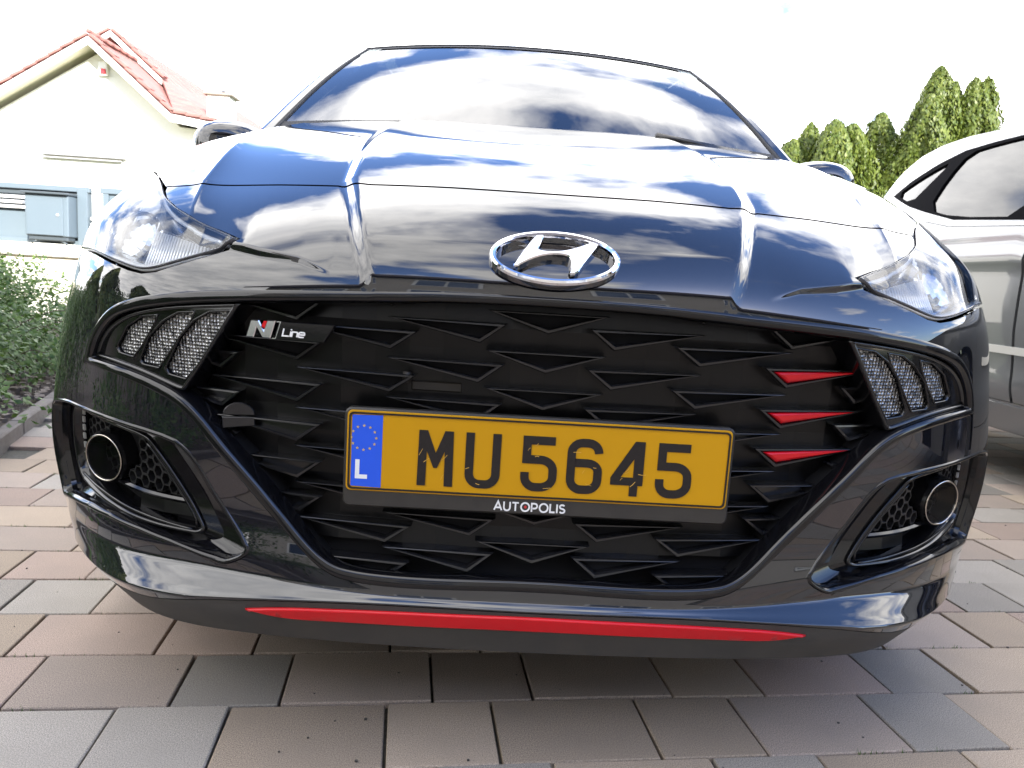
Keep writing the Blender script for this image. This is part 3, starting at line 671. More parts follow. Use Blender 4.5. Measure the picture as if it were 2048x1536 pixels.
# ---------------- emblem: slanted letter in an oval ring
tE = .9712; c3, n3 = SN(0., tE); X = np.array([1., 0, 0]); Y = np.cross(n3, X); Y = Y if Y[2] > 0 else -Y
C0 = c3+.010*n3-.009*Y
g = G(); E = []
for k in range(64):
    a = 2*math.pi*k/64; E.append((math.cos(a), math.sin(a)))
E = np.array(E)
ring = lambda sx, sy, h: C0+np.outer(E[:, 0]*sx, X)+np.outer(E[:, 1]*sy, Y)+h*n3
prof = [(.0835, .0405, -.011), (.0838, .0408, .0), (.0825, .0395, .0032), (.0795, .0365, .0046), (.0760, .0332, .0034), (.0742, .0318, .0), (.0742, .0318, -.011)]
for a, b in zip(prof[:-1], prof[1:]): loft(g, ring(*a), ring(*b))
emb = g.build('emblem', CHROME, car)
H = [(-28.2, 26.8), (-19.7, 27.5), (-20.1, 22.7), (-22.5, 16.8), (-25.3, 7.7), (-27.1, 2.9), (-19.1, 0.6), (-4.2, 1.1), (10.7, 4.3), (25.7, 10.4), (35.7, 15.4), (43.8, 20.4), (49.8, 19.0), (50.8, 16.0), (46.7, 9.6), (38.6, -3.2), (28.6, -19.5), (23.7, -31.1), (11.0, -34.0), (14.8, -25.3), (15.6, -14.7), (14.7, -8.2), (8.7, -4.4), (-4.2, -3.6), (-19.0, -6.2), (-33.7, -12.4), (-48.1, -22.0), (-52.9, -26.3), (-58.8, -25.6), (-52.4, -12.6), (-45.0, 1.2), (-37.4, 14.0)]
H = (np.array(H)+[5, 8.7])*.001; H = rounded(H, 1)
g = G(); g.prism(H, C0-.010*n3, X, Y, n3, .0135, bev=.0016); g.build('emblem_letter', CHROME, emb)

# ---------------- stroke lettering
def arc(cx, cy, rx, ry, a0, a1, n=10): return [(cx+rx*math.cos(rad(a)), cy+ry*math.sin(rad(a))) for a in np.linspace(a0, a1, n)]
def stroke(g, path, w, T, N, h, closed=False):
    """thick line with mitred joints in the plane given by T(x,y)->3-D and normal N"""
    p = [np.array(path[0], float)]
    for q in path[1:]:
        if np.hypot(*(np.array(q)-p[-1])) > 1e-3*w+1e-6: p.append(np.array(q, float))
    p = np.array(p); n = len(p); L, R = [], []
    for i in range(n):
        a = p[i]-p[i-1] if (i > 0 or closed) else p[1]-p[0]; b = p[(i+1) % n]-p[i] if (i < n-1 or closed) else a
        a = a/np.linalg.norm(a); b = b/np.linalg.norm(b); m_ = np.array([-a[1]-b[1], a[0]+b[0]]); m_ /= np.linalg.norm(m_); c = max(.35, m_@np.array([-a[1], a[0]]))
        L.append(p[i]+m_*w/2/c); R.append(p[i]-m_*w/2/c)
    V = []; 
    for q in (L, R): V += [T(x, y) for x, y in q]
    V = np.array(V); V2 = V+np.asarray(N)*h; F = []; k = n if closed else n-1
    for i in range(k): j = (i+1) % n; F += [(2*n+i, 2*n+j, 3*n+j, 3*n+i), (i, j, 2*n+j, 2*n+i), (n+i, n+j, 3*n+j, 3*n+i)]
    if not closed: F += [(0, n, 3*n, 2*n), (n-1, 2*n-1, 4*n-1, 3*n-1)]
    g.add(np.concatenate([V, V2]), F, smooth=False)

# ---------------- number plate
PZ = .46757
T0 = lambda x, y: np.array([x*.001, 0., PZ+y*.001])
rr = lambda x0, y0, x1, y1, r, n=6: arc(x1-r, y1-r, r, r, 0, 90, n)+arc(x0+r, y1-r, r, r, 90, 180, n)+arc(x0+r, y0+r, r, r, 180, 270, n)+arc(x1-r, y0+r, r, r, 270, 360, n)
mm = lambda q: np.array(q)*.001
OX, OY, ON = (1, 0, 0), (0, 0, 1), (0, -1, 0)
g = G(); g.prism(mm(rr(-263, -78, 263, 58, 9)), (0, .014, PZ), OX, OY, ON, .0135, bev=.0025)
hold = g.build('plate_holder', HOLD, car)
g = G(); g.prism(mm(rr(-259, -55, 259, 55, 7)), (0, .0004, PZ), OX, OY, ON, .0016, bev=.0006); plate = g.build('number_plate', PL_YEL, car)
g = G(); a, b = mm(rr(-256.6, -52.6, 256.6, 52.6, 6)), mm(rr(-254.4, -50.4, 254.4, 50.4, 5.5)); z0, z1 = -.0012, -.0026
f3 = lambda q, y: np.stack([q[:, 0], np.full(len(q), y), PZ+q[:, 1]], 1)
loft(g, f3(a, z0), f3(a, z1), smooth=False); loft(g, f3(a, z1), f3(b, z1), smooth=False); loft(g, f3(b, z1), f3(b, z0), smooth=False); g.build('black_border', PL_BLK, plate)
g = G(); g.prism(mm([(-252.5, -48.5), (-212, -49.6), (-212, 49.6), (-252.5, 48.5)]), (0, -.0012, PZ), OX, OY, ON, .0004); bl = g.build('country_band', PL_BLUE, plate)
for k in range(12):
    a = rad(30*k); c = (-236.5+16.5*math.sin(a), 18+16.5*math.cos(a)); g = G()
    g.prism(mm([(c[0]+(2.3 if i % 2 == 0 else .95)*math.sin(math.pi*i/5), c[1]+(2.3 if i % 2 == 0 else .95)*math.cos(math.pi*i/5)) for i in range(10)]), (0, -.0016, PZ), OX, OY, ON, .0003); g.build('star', STAR, bl)
g = G(); stroke(g, [(-244, -12), (-244, -35.4), (-230.5, -35.4)], 5.6, lambda x, y: T0(x, y)+[0, -.0016, 0], ON, .0003); g.build('letter_l', PL_WHT, bl)
def glyph(name, paths, x0, w=11.4):
    g = G()
    for k, p in enumerate(paths): stroke(g, [(x0+a, b) for a, b in p], w, lambda x, y: T0(x, y)+[0, -.0012, 0], ON, .0011+.00015*k)
    g.build(name, PL_BLK, plate)
t_, b_ = 33, -43
def solid(name, polys, x0):
    g = G()
    for p in polys: g.prism(mm([(x0+a, b) for a, b in p]), (0, -.0012, PZ), OX, OY, ON, .0011)
    g.build(name, PL_BLK, plate)
solid('letter_m', [[(0, b_), (1, t_), (12.5, t_), (24, 2.5), (35.5, t_), (47, t_), (48, b_), (36.5, b_), (36, 5), (26.5, -18), (21.5, -18), (12, 5), (11.5, b_)]], -164)
glyph('letter_u', [[(6, t_)]+arc(20, b_+20, 14, 14.3, 180, 270, 8)+arc(28, b_+20, 14, 14.3, 270, 360, 8)+[(42, t_)]], -100.5)
five = [[(45, t_-5.7), (7.2, t_-5.7), (7.2, 1), (25, 1)]+arc(26, -13.5, 17.5, 14.5, 90, 0, 8)+arc(26, b_+20, 17.5, 14.3, 0, -90, 8)+arc(20, b_+20, 14.3, 14.3, 270, 180, 8)+[(5.7, -17)]]
glyph('digit_five', five, -25)
glyph('digit_five', five, 158.5)
glyph('digit_six', [arc(28, t_-19.5, 14.5, 13.8, 0, 90, 7)+arc(20, t_-19.5, 14.3, 13.8, 90, 180, 7)+[(5.7, -23)]+arc(20, b_+20, 14.3, 14.3, 180, 270, 8)+arc(28, b_+20, 14.5, 14.3, 270, 360, 8)+arc(28, -12, 14.5, 11.5, 0, 90, 7)+[(11.0, -.5)]], 37)
solid('digit_four', [[(.5, -18), (31, t_), (31, 9), (14, -17), (31, -17), (31, -28), (.5, -28)], [(31, t_), (44.5, t_), (44.5, -28), (38, -28), (38, b_), (27, b_), (27, -28.0), (31, -28)]], 97)
rs2 = random.Random(5)
for cx, cy in ((-152, -8), (-128, -3), (-130, -30), (-97, -16), (-82, -37), (-15, 15), (-5, 22), (-4, 5), (12, -38), (50, 14), (60, -12), (75, -6), (68, -30), (120, -6), (112, -20), (128, -26), (118, -10), (140, -12), (-160, 3)):
    a = rs2.uniform(-.3, 1.2); L_ = rs2.uniform(2, 5.5); pts = [(cx-L_*math.cos(a), cy-L_*math.sin(a)), (cx, cy+rs2.uniform(-1, 1)), (cx+L_*math.cos(a), cy+L_*math.sin(a))]
    g = G(); stroke(g, pts, rs2.uniform(.35, .75), lambda x, y: T0(x, y)+[0, -.00232, 0], ON, .00012); g.build('paint_chip', SCR, plate)
# dealer name under the plate
def word(txt, x0, zc, hgt, w, T, N, h, mat_, parent, slant=0., adv=1.12):
    A = {'A': ([[(0, 0), (.42, 1), (.84, 0)], [(.16, .30), (.68, .30)]], .84), 'U': ([[(0, 1)]+arc(.34, .34, .34, .34, 180, 360, 10)+[(.68, 1)]], .68), 'T': ([[(0, .94), (.72, .94)], [(.36, .94), (.36, 0)]], .72),
         'O': ([arc(.48, .5, .46, .48, 0, 340, 18)], .96), 'P': ([[(0, 0), (0, .94), (.34, .94)]+arc(.34, .66, .27, .28, 90, -90, 8)+[(0, .38)]], .62), 'L': ([[(0, 1), (0, .06), (.52, .06)]], .52),
         'I': ([[(0, 0), (0, 1)]], .02), 'S': ([arc(.31, .73, .27, .22, 30, 265, 10)+arc(.31, .27, .29, .23, 85, -150, 10)], .60),
         'l': ([[(.0, .98), (.0, .06), (.86, .06)]], .86), 'i': ([[(0, 0), (0, .66)], [(0, .82), (0, .96)]], .04), 'n': ([[(0, 0), (0, .62), (.50, .62)]+arc(.50, .44, .20, .18, 80, 0, 4)+[(.70, 0)]], .70),
         'e': ([[(.06, .33), (.76, .33), (.76, .46)]+arc(.58, .44, .18, .18, 30, 90, 3)+arc(.20, .44, .18, .18, 90, 180, 4)+arc(.20, .22, .18, .19, 180, 270, 4)+[(.74, .03)]], .78)}
    x = x0
    for ch in txt:
        gl, wd = A[ch]; g = G()
        for p in gl:
            q = [((a+slant*b)*hgt+x, (b-.5)*hgt+zc) for a, b in p]
            stroke(g, q, w, T, N, h, closed=(ch == 'O')); h += .00008
        g.build({'i': 'letter_i', 'I': 'letter_i'}.get(ch, 'letter_'+ch.lower()), mat_, parent); x += (wd+.22*adv)*hgt
    return x
word('AUTOPOLIS', -57.5, -66.5, 12.2, 2.15, lambda x, y: T0(x, y)+[0, .0005, 0], ON, .0004, PL_WHT, hold)
g = G(); g.prism(mm([(1.9*math.cos(a), 1.9*math.sin(a)) for a in np.arange(12)*math.pi/6]), (-.0150, .0003, PZ-.0665), OX, OY, ON, .0004); g.build('red_dot', mat('print_red', (.5, .03, .03), .4), hold)

# ---------------- badge on the grille
BC = np.array([-.345, .0, .622]); bx = np.array([1., -.15, .0]); bx /= np.linalg.norm(bx); bn = np.array([-.15, -1., 0]); bn /= np.linalg.norm(bn)
TB = lambda x, y: BC+bx*x*.001+np.array([0, 0, y*.001])
g = G(); g.prism(mm([(-15, -12.5), (53, -12.5), (68, 12), (-7, 12)]), BC+.010*-bn, bx, (0, 0, 1), bn, .0105, bev=.0012); badge = g.build('model_badge', GLOSS, car)
g = G(); g.prism(mm([(-52, -11.5), (-45, 11.5), (-34, 11.5), (-27, -1), (-22.5, 12.5), (-11, 12.5), (-18, -11.5), (-29, -11.5), (-37, 2), (-41, -11.5)]), BC-.009*bn, bx, (0, 0, 1), bn, .0115, bev=.0012); g.build('badge_letter_n', SILVERT, badge)
g = G(); g.prism(mm([(-29.5, 4), (-26.5, 11), (-22, 11), (-25.5, 1.5)]), BC+.0026*bn, bx, (0, 0, 1), bn, .0006); g.build('badge_red_mark', RED, badge)
g = G(); stroke(g, [(-16, -11), (-11, -11), (-4.5, 11), (-10, 11)], 1.2, lambda x, y: TB(x, y)+bn*.0008, bn, .0008); g.build('badge_outline', SILVERT, badge)
word('line', -2.0, -2.2, 10.4, 1.9, lambda x, y: TB(x, y)+bn*.0007, bn, .0006, PL_WHT, badge, slant=.22, adv=.7)

# ------------------------------------------------------------------ cabin and rear of the black car
def grid(g, fn, us, vs, mi=0):
    V = np.array([[fn(u, v) for u in us] for v in vs]).reshape(-1, 3); n = len(us)
    g.add(V, [(j*n+i, j*n+i+1, (j+1)*n+i+1, (j+1)*n+i) for j in range(len(vs)-1) for i in range(n-1)], mi=mi)
def ws(s, v):           # windscreen skin: s across -1..1, v up 0..1
    a = abs(s); b0 = np.array([.672*s, .905+.075*a**2.2, 1.062-.018*a*a]); b1 = np.array([.535*s, 1.425+.062*a**2.2, 1.403-.022*a**2])
    p = b0+(b1-b0)*v; p[2] += .016*math.sin(math.pi*v); p[1] -= .01*math.sin(math.pi*v)*(1-a*a); return p
ss = np.linspace(-1, 1, 41)
g = G(); grid(g, ws, ss*.955, np.linspace(0, 1, 14)); g.build('windscreen', SCREEN, car, smooth=True)
g = G(); grid(g, lambda s, v: ws(s, .965+v*.035)+[0, -.001, .002], ss*.955, [0, 1]); grid(g, lambda s, v: ws(s*.955+math.copysign(.0, s), v*.04)+[0, -.001, .001], ss, [0, 1]); g.build('screen_border', RUBBER, car, smooth=True)
for sg in (1, -1):
    g = G(); vs = np.linspace(-.06, 1.0, 16)
    for (a0, h0), (a1, h1) in (((.938, .000), (.942, .004)), ((.942, .004), (.950, .005)), ((.950, .005), (.954, .001))):
        grid(g, lambda s, v: ws(sg*(a0+(a1-a0)*s), v)+np.array([0, -.7, .7])*(h0+(h1-h0)*s), [0, 1], vs)
    g.build('screen_seal', RUBBER, car)
    g = G()
    pr = [(.952, .0), (.957, .005), (.980, .009), (.992, .008), (1.0, .001), (1.0005, -.03), (.998, -.07)]
    for (a0, h0), (a1, h1) in zip(pr[:-1], pr[1:]):
        grid(g, lambda s, v: ws(sg*(a0+(a1-a0)*s), v)+np.array([0, -.7, .7])*(h0+(h1-h0)*s)*(1-.2*v)+np.array([0, .9*max(0, a0+(a1-a0)*s-1), 0]), [0, 1], vs)
    g.build('windscreen_pillar', PAINT, car)
# roof
RY = [(1.43, 1.403, .535, .022), (1.52, 1.432, .56, .024), (1.75, 1.462, .575, .03), (2.1, 1.472, .58, .034), (2.5, 1.462, .575, .036), (2.9, 1.43, .56, .036), (3.2, 1.385, .545, .034), (3.32, 1.36, .535, .03)]
g = G(); ry = np.array(RY)
def roof(s, v):
    y, z, w, c = [np.interp(v, np.linspace(0, 1, len(RY)), ry[:, k]) for k in range(4)]; a = abs(s); return np.array([w*1.0*s, y+(.062*a**2.2)*(1-v), z-c*a**2-.05*max(0, a-.86)/.14*max(0, a-.86)/.14])
grid(g, roof, np.linspace(-1, 1, 31), np.linspace(0, 1, 20)); g.build('roof', PAINT, car)
g = G(); g.tube([ws(s, 1.0)+np.array([0, .002, .003]) for s in np.linspace(-.96, .96, 30)], .004, 6); g.build('roof_edge_seal', RUBBER, car)
# flanks
def skin(sg):
    def f(y, z):
        y = np.asarray(y, float); z = np.asarray(z, float)
        x = .843-.010*((z-.62)/.35)**2-.70*np.clip(z-.97, 0, 1)-.12*np.clip((1.5-y)/.5, 0, 1)*np.clip((z-.95)/.15, 0, 1)-.05*np.clip(.3-z, 0, 1)
        x = x-.055*np.clip((y-2.9)/.75, 0, 1)**2-.0*y
        x = x-.035*np.clip((.95-y)/.35, 0, 1)*np.clip((z-.82)/.2, 0, 1)
        return np.stack([sg*x, y, z], -1)
    def fn(y, z):
        e = .004; p = f(y, z); n = np.cross(f(y+e, z)-f(y-e, z), f(y, z+e)-f(y, z-e))*sg; n /= np.linalg.norm(n, axis=-1, keepdims=True); return p, n
    return fn
def arcpts(cy, cz, r, y0, y1, n=16):
    cl = lambda q: math.acos(max(-1., min(1., q))); a0, a1 = cl((y0-cy)/r), cl((y1-cy)/r); return [(cy+r*math.cos(a), cz+r*math.sin(a)) for a in np.linspace(a0, a1, n)]
for sg in (1, -1):
    fn = skin(sg)
    lower = [(.62, .60)]+[(.625, .53), (.66, .62)]+[]
    pol = [(1.10, .20)]+[(2.85, .20)]+arcpts(3.16, .30, .335, 2.845, 3.475)[1:-1]+[(3.5, .30), (3.60, .42), (3.63, .75), (3.60, .95), (3.50, 1.02), (3.42, 1.25), (3.34, 1.345), (2.9, 1.375), (2.5, 1.405), (2.1, 1.415), (1.75, 1.40), (1.50, 1.345), (1.30, 1.20), (1.08, 1.04), (.98, .965), (1.06, .83), (.95, .76), (.85, .72), (.78, .68), (.72, .652), (.70, .60)]+arcpts(.76, .30, .335, .66, 1.075)[0:-1]
    glz = [(1.16, 1.00), (1.34, 1.155), (1.55, 1.30), (1.80, 1.355), (2.1, 1.372), (2.5, 1.36), (2.9, 1.32), (3.15, 1.25), (3.22, 1.13), (3.0, 1.03), (2.0, .985)]
    g = G(); sheet(g, fn, resample(pol, .03), [resample(rounded(glz, 1), .03)], .05, flange=.012); g.build('body_side', PAINT, car, custom=True)
    g = G(); sheet(g, fn, resample(inset(rounded(glz, 1), .002), .03), (), .08, h=-.008); g.build('side_window', DARKGLASS, car, custom=True)
    for cy in (.76, 3.16):
        C = np.array([sg*.745, cy, .292]); g = G()
        cc = lambda r, x, n=40: np.array([[C[0]+sg*x, C[1]+r*math.cos(a), C[2]+r*math.sin(a)] for a in np.arange(n)*2*math.pi/n])
        for (r0, x0), (r1, x1) in (((.20, -.09), (.275, -.095)), ((.275, -.095), (.291, -.08)), ((.291, -.08), (.291, .07)), ((.291, .07), (.277, .088)), ((.277, .088), (.205, .084))): loft(g, cc(r0, x0), cc(r1, x1))
        wh = g.build('wheel', RUBBER, car); g = G()
        for (r0, x0), (r1, x1) in (((.205, .084), (.195, .080)), ((.195, .080), (.19, .02)), ((.19, .02), (.01, .01))): loft(g, cc(r0, x0), cc(r1, x1))
        g.build('rim_barrel', mat('rim_dark', (.05, .05, .055), .3, metal=.7) if (sg == 1 and cy < 1) else bpy.data.materials['rim_dark'], wh)
        for k in range(5):
            a = 2*math.pi*k/5; g = G()
            for o in (-.16, .16):
                d = lambda r, w: C+np.array([sg*.07, r*math.cos(a+w), r*math.sin(a+w)])
                g.tube([d(.03, o), d(.11, o*.8), d(.195, o*.9)], [.014, .011, .012], 6)
            g.build('spoke', SILVERT, wh)
        # wheel house
        g = G(); loft(g, np.array([[sg*.82, cy+.34*math.cos(a), .30+.34*math.sin(a)] for a in np.linspace(-.3, math.pi+.3, 30)]), np.array([[sg*.50, cy+.34*math.cos(a), .30+.34*math.sin(a)] for a in np.linspace(-.3, math.pi+.3, 30)])); g.build('wheel_arch_liner', DEEP, car)
    # door mirror
    C = np.array([sg*.800, 1.11, 1.010]); g = G()
    def mir(s, v):
        th = s*2*math.pi; ph = v*math.pi/2; e = .88
        cx, cz = math.copysign(abs(math.cos(th))**e, math.cos(th)), math.copysign(abs(math.sin(th))**e, math.sin(th))
        r = math.cos(ph)**.55; return C+np.array([cx*.100*r, -.075*math.sin(ph)**.9+.02, cz*.066*r+.004*cx*sg])
    grid(g, mir, np.linspace(0, 1, 33), np.linspace(0, 1, 10)); mr = g.build('door_mirror', PAINT, car)
    g = G(); grid(g, lambda s, v: C+np.array([.106*math.cos(s*6.2832)*(1-v), .03-.01*v, .064*math.sin(s*6.2832)*(1-v)]), np.linspace(0, 1, 25), [0, .2, 1]); g.build('mirror_glass', CHROME, mr)
    g = G(); g.tube([C+np.array([-sg*.03, .02, -.055]), C+np.array([-sg*.07, .04, -.09])], .022, 8); g.build('mirror_foot', PLASTIC, mr)
# tail
g = G(); tl = [(3.33, 1.36, .56), (3.44, 1.24, .60), (3.54, 1.02, .70), (3.66, .92, .74), (3.70, .70, .765), (3.68, .45, .765), (3.60, .30, .75), (3.52, .22, .72)]
ta = np.array(tl)
grid(g, lambda s, v: np.array([np.interp(v, np.linspace(0, 1, 8), ta[:, 2])*1.04*s, np.interp(v, np.linspace(0, 1, 8), ta[:, 0])-.10*abs(s)**3, np.interp(v, np.linspace(0, 1, 8), ta[:, 1])]), np.linspace(-1, 1, 21), np.linspace(0, 1, 22)); g.build('tailgate', PAINT, car)
g = G(); g.box((0, 2.1, .235), (1.45, 3.0, .06)); g.box((0, .42, .30), (1.0, .5, .16)); g.build('underbody', DEEP, car)
# inner shell that closes the gaps
g = G(); uu, vv = np.meshgrid(np.linspace(-.9, .9, 50), np.linspace(.02, 1.03, 40)); Ps, Ns = SN(uu.ravel(), vv.ravel()); g.add(Ps-.085*Ns, [(j*50+i, j*50+i+1, (j+1)*50+i+1, (j+1)*50+i) for j in range(39) for i in range(49)]); g.build('inner_shell', DEEP, car)
# dashboard, seats, steering wheel
DASH = mat('dashboard_plastic', (.03, .03, .032), .6, noise=(30, .4, (.04, .04, .042)))
g = G(); grid(g, lambda s, v: np.array([.62*s, .96+.42*v+.05*s*s, 1.035-.03*v-.25*max(0, v-.8)-.02*s*s]), np.linspace(-1, 1, 15), np.linspace(0, 1, 8)); g.box((0, 1.36, .80), (1.2, .1, .35), bev=.03); g.build('dashboard', DASH, car)
for sx in (-.35, .35):
    g = G(); g.box((sx, 2.0, .62), (.48, .5, .16), bev=.05); g.box((sx, 2.27, .92), (.46, .14, .56), bev=.05); g.box((sx, 2.30, 1.26), (.26, .09, .17), bev=.035); g.build('seat', mat('seat_cloth', (.035, .035, .038), .9) if sx < 0 else bpy.data.materials['seat_cloth'], car)
g = G(); a_ = np.arange(32)*2*math.pi/32; g.tube([(.35+.18*math.cos(a), 1.52-.07*math.sin(a), .98+.165*math.sin(a)) for a in a_], .015, 8, closed=True); g.tube([(.18, 1.52, .98), (.52, 1.52, .98)], .018, 6); g.build('steering_wheel', DASH, car)
g = G(); g.box((0, 1.50, 1.31), (.22, .03, .06), bev=.01); g.build('rear_view_mirror', DASH, car)
# wipers and cowl
g = G(); uq = np.linspace(-.62, .62, 40); P0 = S(uq, np.zeros(40)+.001)
g.add(np.concatenate([P0+[0, .004, -.012], P0*[1, 0, 0]+np.array([[0, ws(x/.672, .0)[1]+.02, ws(x/.672, .0)[2]-.004] for x in P0[:, 0]])]), [(i, i+1, 41+i, 40+i) for i in range(39)]); g.build('cowl_panel', PLASTIC, car)
for x0, x1 in ((.05, .52), (-.45, .0)):
    g = G(); pts = [ws((x0+(x1-x0)*k/10)/.64, (-.045 if x0 < 0 else -.008)+.010*k/10)+np.array([0, -.008, .004]) for k in range(11)]; g.tube(pts, .006, 6); g.tube([p+np.array([0, .004, -.007]) for p in pts], .004, 4); g.tube([ws(x1/.64, -.03)+[0, 0, .01], pts[5]+[0, -.006, .012]], .008, 6); g.build('wiper', PLASTIC, car)

# ------------------------------------------------------------------ silver car on the right
SP = mat('silver_metallic_paint', (.12, .125, .13), .40, metal=.5, coat=1., coat_rough=.03, noise=(1200, .5, (.15, .155, .16)))
scar = root('silver_car', (2.8, 1.6, 0), 'silver hatchback parked beyond the black car, side windows facing it', 'car')
X0 = 1.95
def sskin(y, z):
    y = np.asarray(y, float); z = np.asarray(z, float)
    x = X0+.30*np.clip(z-1.0, 0, 1)+.03*((z-.72)/.45)**2+.05*np.clip(.32-z, 0, 1)-.012*np.exp(-((z-.90)/.035)**2)-.010*np.exp(-((z-.40)/.06)**2)
    x = x+.16*np.clip((y-2.7)/.95, 0, 1)**2.2+.28*np.clip((.35-y)/.8, 0, 1)**2
    return np.stack([x, y, z], -1)
def snn(y, z):
    e = .004; p = sskin(y, z); n = np.cross(sskin(y, z+e)-sskin(y, z-e), sskin(y+e, z)-sskin(y-e, z)); n /= np.linalg.norm(n, axis=-1, keepdims=True); n = n*np.where(n[..., :1] > 0, -1, 1); return p, n
top = [(3.41, 1.395), (3.34, 1.44), (3.17, 1.497), (2.96, 1.522), (2.74, 1.527), (2.54, 1.517), (2.2, 1.49), (1.8, 1.465), (1.4, 1.42), (1.15, 1.34), (.75, 1.11), (.45, .97)]
pol = [(3.56, .45), (3.60, .8), (3.56, 1.15), (3.48, 1.32)]+top+[(0, .90), (-.35, .78), (-.46, .5), (-.42, .25)]+[(.12, .22)]+arcpts(.45, .30, .33, .12, .78)[1:-1][::-1][::-1]+[(.79, .225), (2.62, .225)]+arcpts(2.95, .30, .33, 2.62, 3.28)[1:-1]+[(3.30, .25)]
# doors
fd = [(.80, .345), (.76, .70), (.90, .995), (1.86, 1.028), (1.86, .62), (1.83, .345)]
rd = [(1.84, .345), (1.87, .62), (1.87, 1.0285), (2.45, 1.064), (2.66, 1.10), (2.70, .85), (2.58, .60), (2.50, .345)]
dlo = [(3.235, 1.285), (3.07, 1.35), (2.86, 1.41), (2.68, 1.447), (2.47, 1.452), (2.18, 1.447), (1.8, 1.425), (1.45, 1.375), (1.2, 1.27), (.95, 1.09), (.86, 1.02), (1.93, 1.055), (2.44, 1.093), (2.72, 1.152), (2.92, 1.198), (3.15, 1.262)]
g = G(); rfd, rrd = resample(fd, .03), resample(inset(rd, .0), .03)
hole = resample([(.80, .345), (.76, .70), (.90, .995), (2.45, 1.064), (2.66, 1.10), (2.70, .85), (2.58, .60), (2.50, .345)], .03)
hole = resample([(.80, .345), (.76, .70), (.90, .995), (1.863, 1.0285), (2.45, 1.064), (2.66, 1.10), (2.70, .85), (2.58, .60), (2.50, .345)], .03)
sheet(g, snn, resample(pol, .03), [hole, resample(dlo, .03)], .05, flange=.012); g.build('body_side', SP, scar, custom=True)
for q in (fd, rd):
    q = resample(inset(q, .0028), .025); g = G(); sheet(g, snn, q, (), .05, flange=.014); g.build('door', SP, scar, custom=True)
g = G(); sheet(g, snn, resample([(1.0, .532), (2.47, .532), (2.475, .562), (1.0, .562)], .03), (), .03, h=.006, flange=.007); g.build('door_moulding', mat('beige_moulding', (.60, .59, .54), .4, metal=.3), scar, custom=True)
g = G(); sheet(g, snn, resample([(1.0, .235), (2.5, .235), (2.5, .335), (1.0, .335)], .03), (), .05, h=.008, flange=.01); g.build('sill_panel', SP, scar, custom=True)
quarter = [(3.165, 1.283), (3.01, 1.335), (2.86, 1.378), (2.735, 1.405), (2.83, 1.30), (2.915, 1.213)]
rear_g = [(2.63, 1.428), (2.45, 1.436), (2.16, 1.432), (1.93, 1.422), (1.93, 1.066), (2.44, 1.104), (2.70, 1.161), (2.685, 1.32)]
front_g = [(1.86, 1.41), (1.45, 1.345), (1.25, 1.26), (1.0, 1.08), (.97, 1.035), (1.86, 1.065)]
hs = [resample(rounded(q, 1), .02) for q in (quarter, rear_g, front_g)]
g = G(); sheet(g, snn, resample(dlo, .02), hs, .04, h=.003, flange=.012, hole_flange=.012); g.build('window_frame', mat('window_frame_black', (.004, .004, .005), .9, spec=.04), scar, custom=True)
for q in hs:
    g = G(); sheet(g, snn, inset(q, .001), (), .06, h=-.006); g.build('window_glass', DARKGLASS, scar, custom=True)
# roof, bonnet, other flank
tp = np.array([(3.60, .8, .16), (3.56, 1.15, .14), (3.48, 1.32, .10), (3.41, 1.395, 0), (3.34, 1.44, 0)]+[(a, b, 0) for a, b in top[2:]]+[(0, .90, 0), (-.35, .78, 0), (-.46, .5, 0), (-.42, .25, 0)])
def sroof(s, v):
    y, z = np.interp(v, np.linspace(0, 1, len(tp)), tp[:, 0]), np.interp(v, np.linspace(0, 1, len(tp)), tp[:, 1]); xe = sskin(y, z)[0]; xc = X0+.87
    up = .045*(1-abs(s)**2.2); return np.array([xc+(xc-xe)*s, y-(.12*(1-abs(s)**2) if v > .82 else 0)+(.09*(1-s*s) if v < .2 else 0), z+up*(1 if .1 < v < .85 else .4)])
g = G(); grid(g, sroof, np.linspace(-1, 1, 21), np.linspace(0, 1, 60)); g.build('roof_panel', SP, scar)
g = G()
fV = np.array([(a, b) for a, b in pol]); far = lambda y, z: (lambda p: (np.stack([2*(X0+.87)-p[0][..., 0], p[0][..., 1], p[0][..., 2]], -1), p[1]*[-1, 1, 1]))(snn(y, z))
sheet(g, far, resample(pol, .05), (), .08); g.build('body_side', SP, scar, custom=True)
g = G(); g.box((X0+.87, 1.6, .30), (1.5, 3.7, .12)); g.build('underbody', DEEP, scar)
for sx in (X0+.12, X0+1.62):
    for cy in (.45, 2.95):
        g = G(); cc = lambda r, x, n=32: np.array([[sx+x, cy+r*math.cos(a), .29+r*math.sin(a)] for a in np.arange(n)*2*math.pi/n]); 
        for (r0, x0), (r1, x1) in (((.01, -.075), (.20, -.085)), ((.20, -.085), (.275, -.09)), ((.275, -.09), (.29, -.07)), ((.29, -.07), (.29, .07)), ((.29, .07), (.2, .09)), ((.2, .09), (.01, .07))): loft(g, cc(r0, x0), cc(r1, x1))
        w_ = g.build('wheel', RUBBER, scar); g = G(); loft(g, cc(.195, -.092), cc(.02, -.10)); g.build('hub_cap', SILVERT, w_)

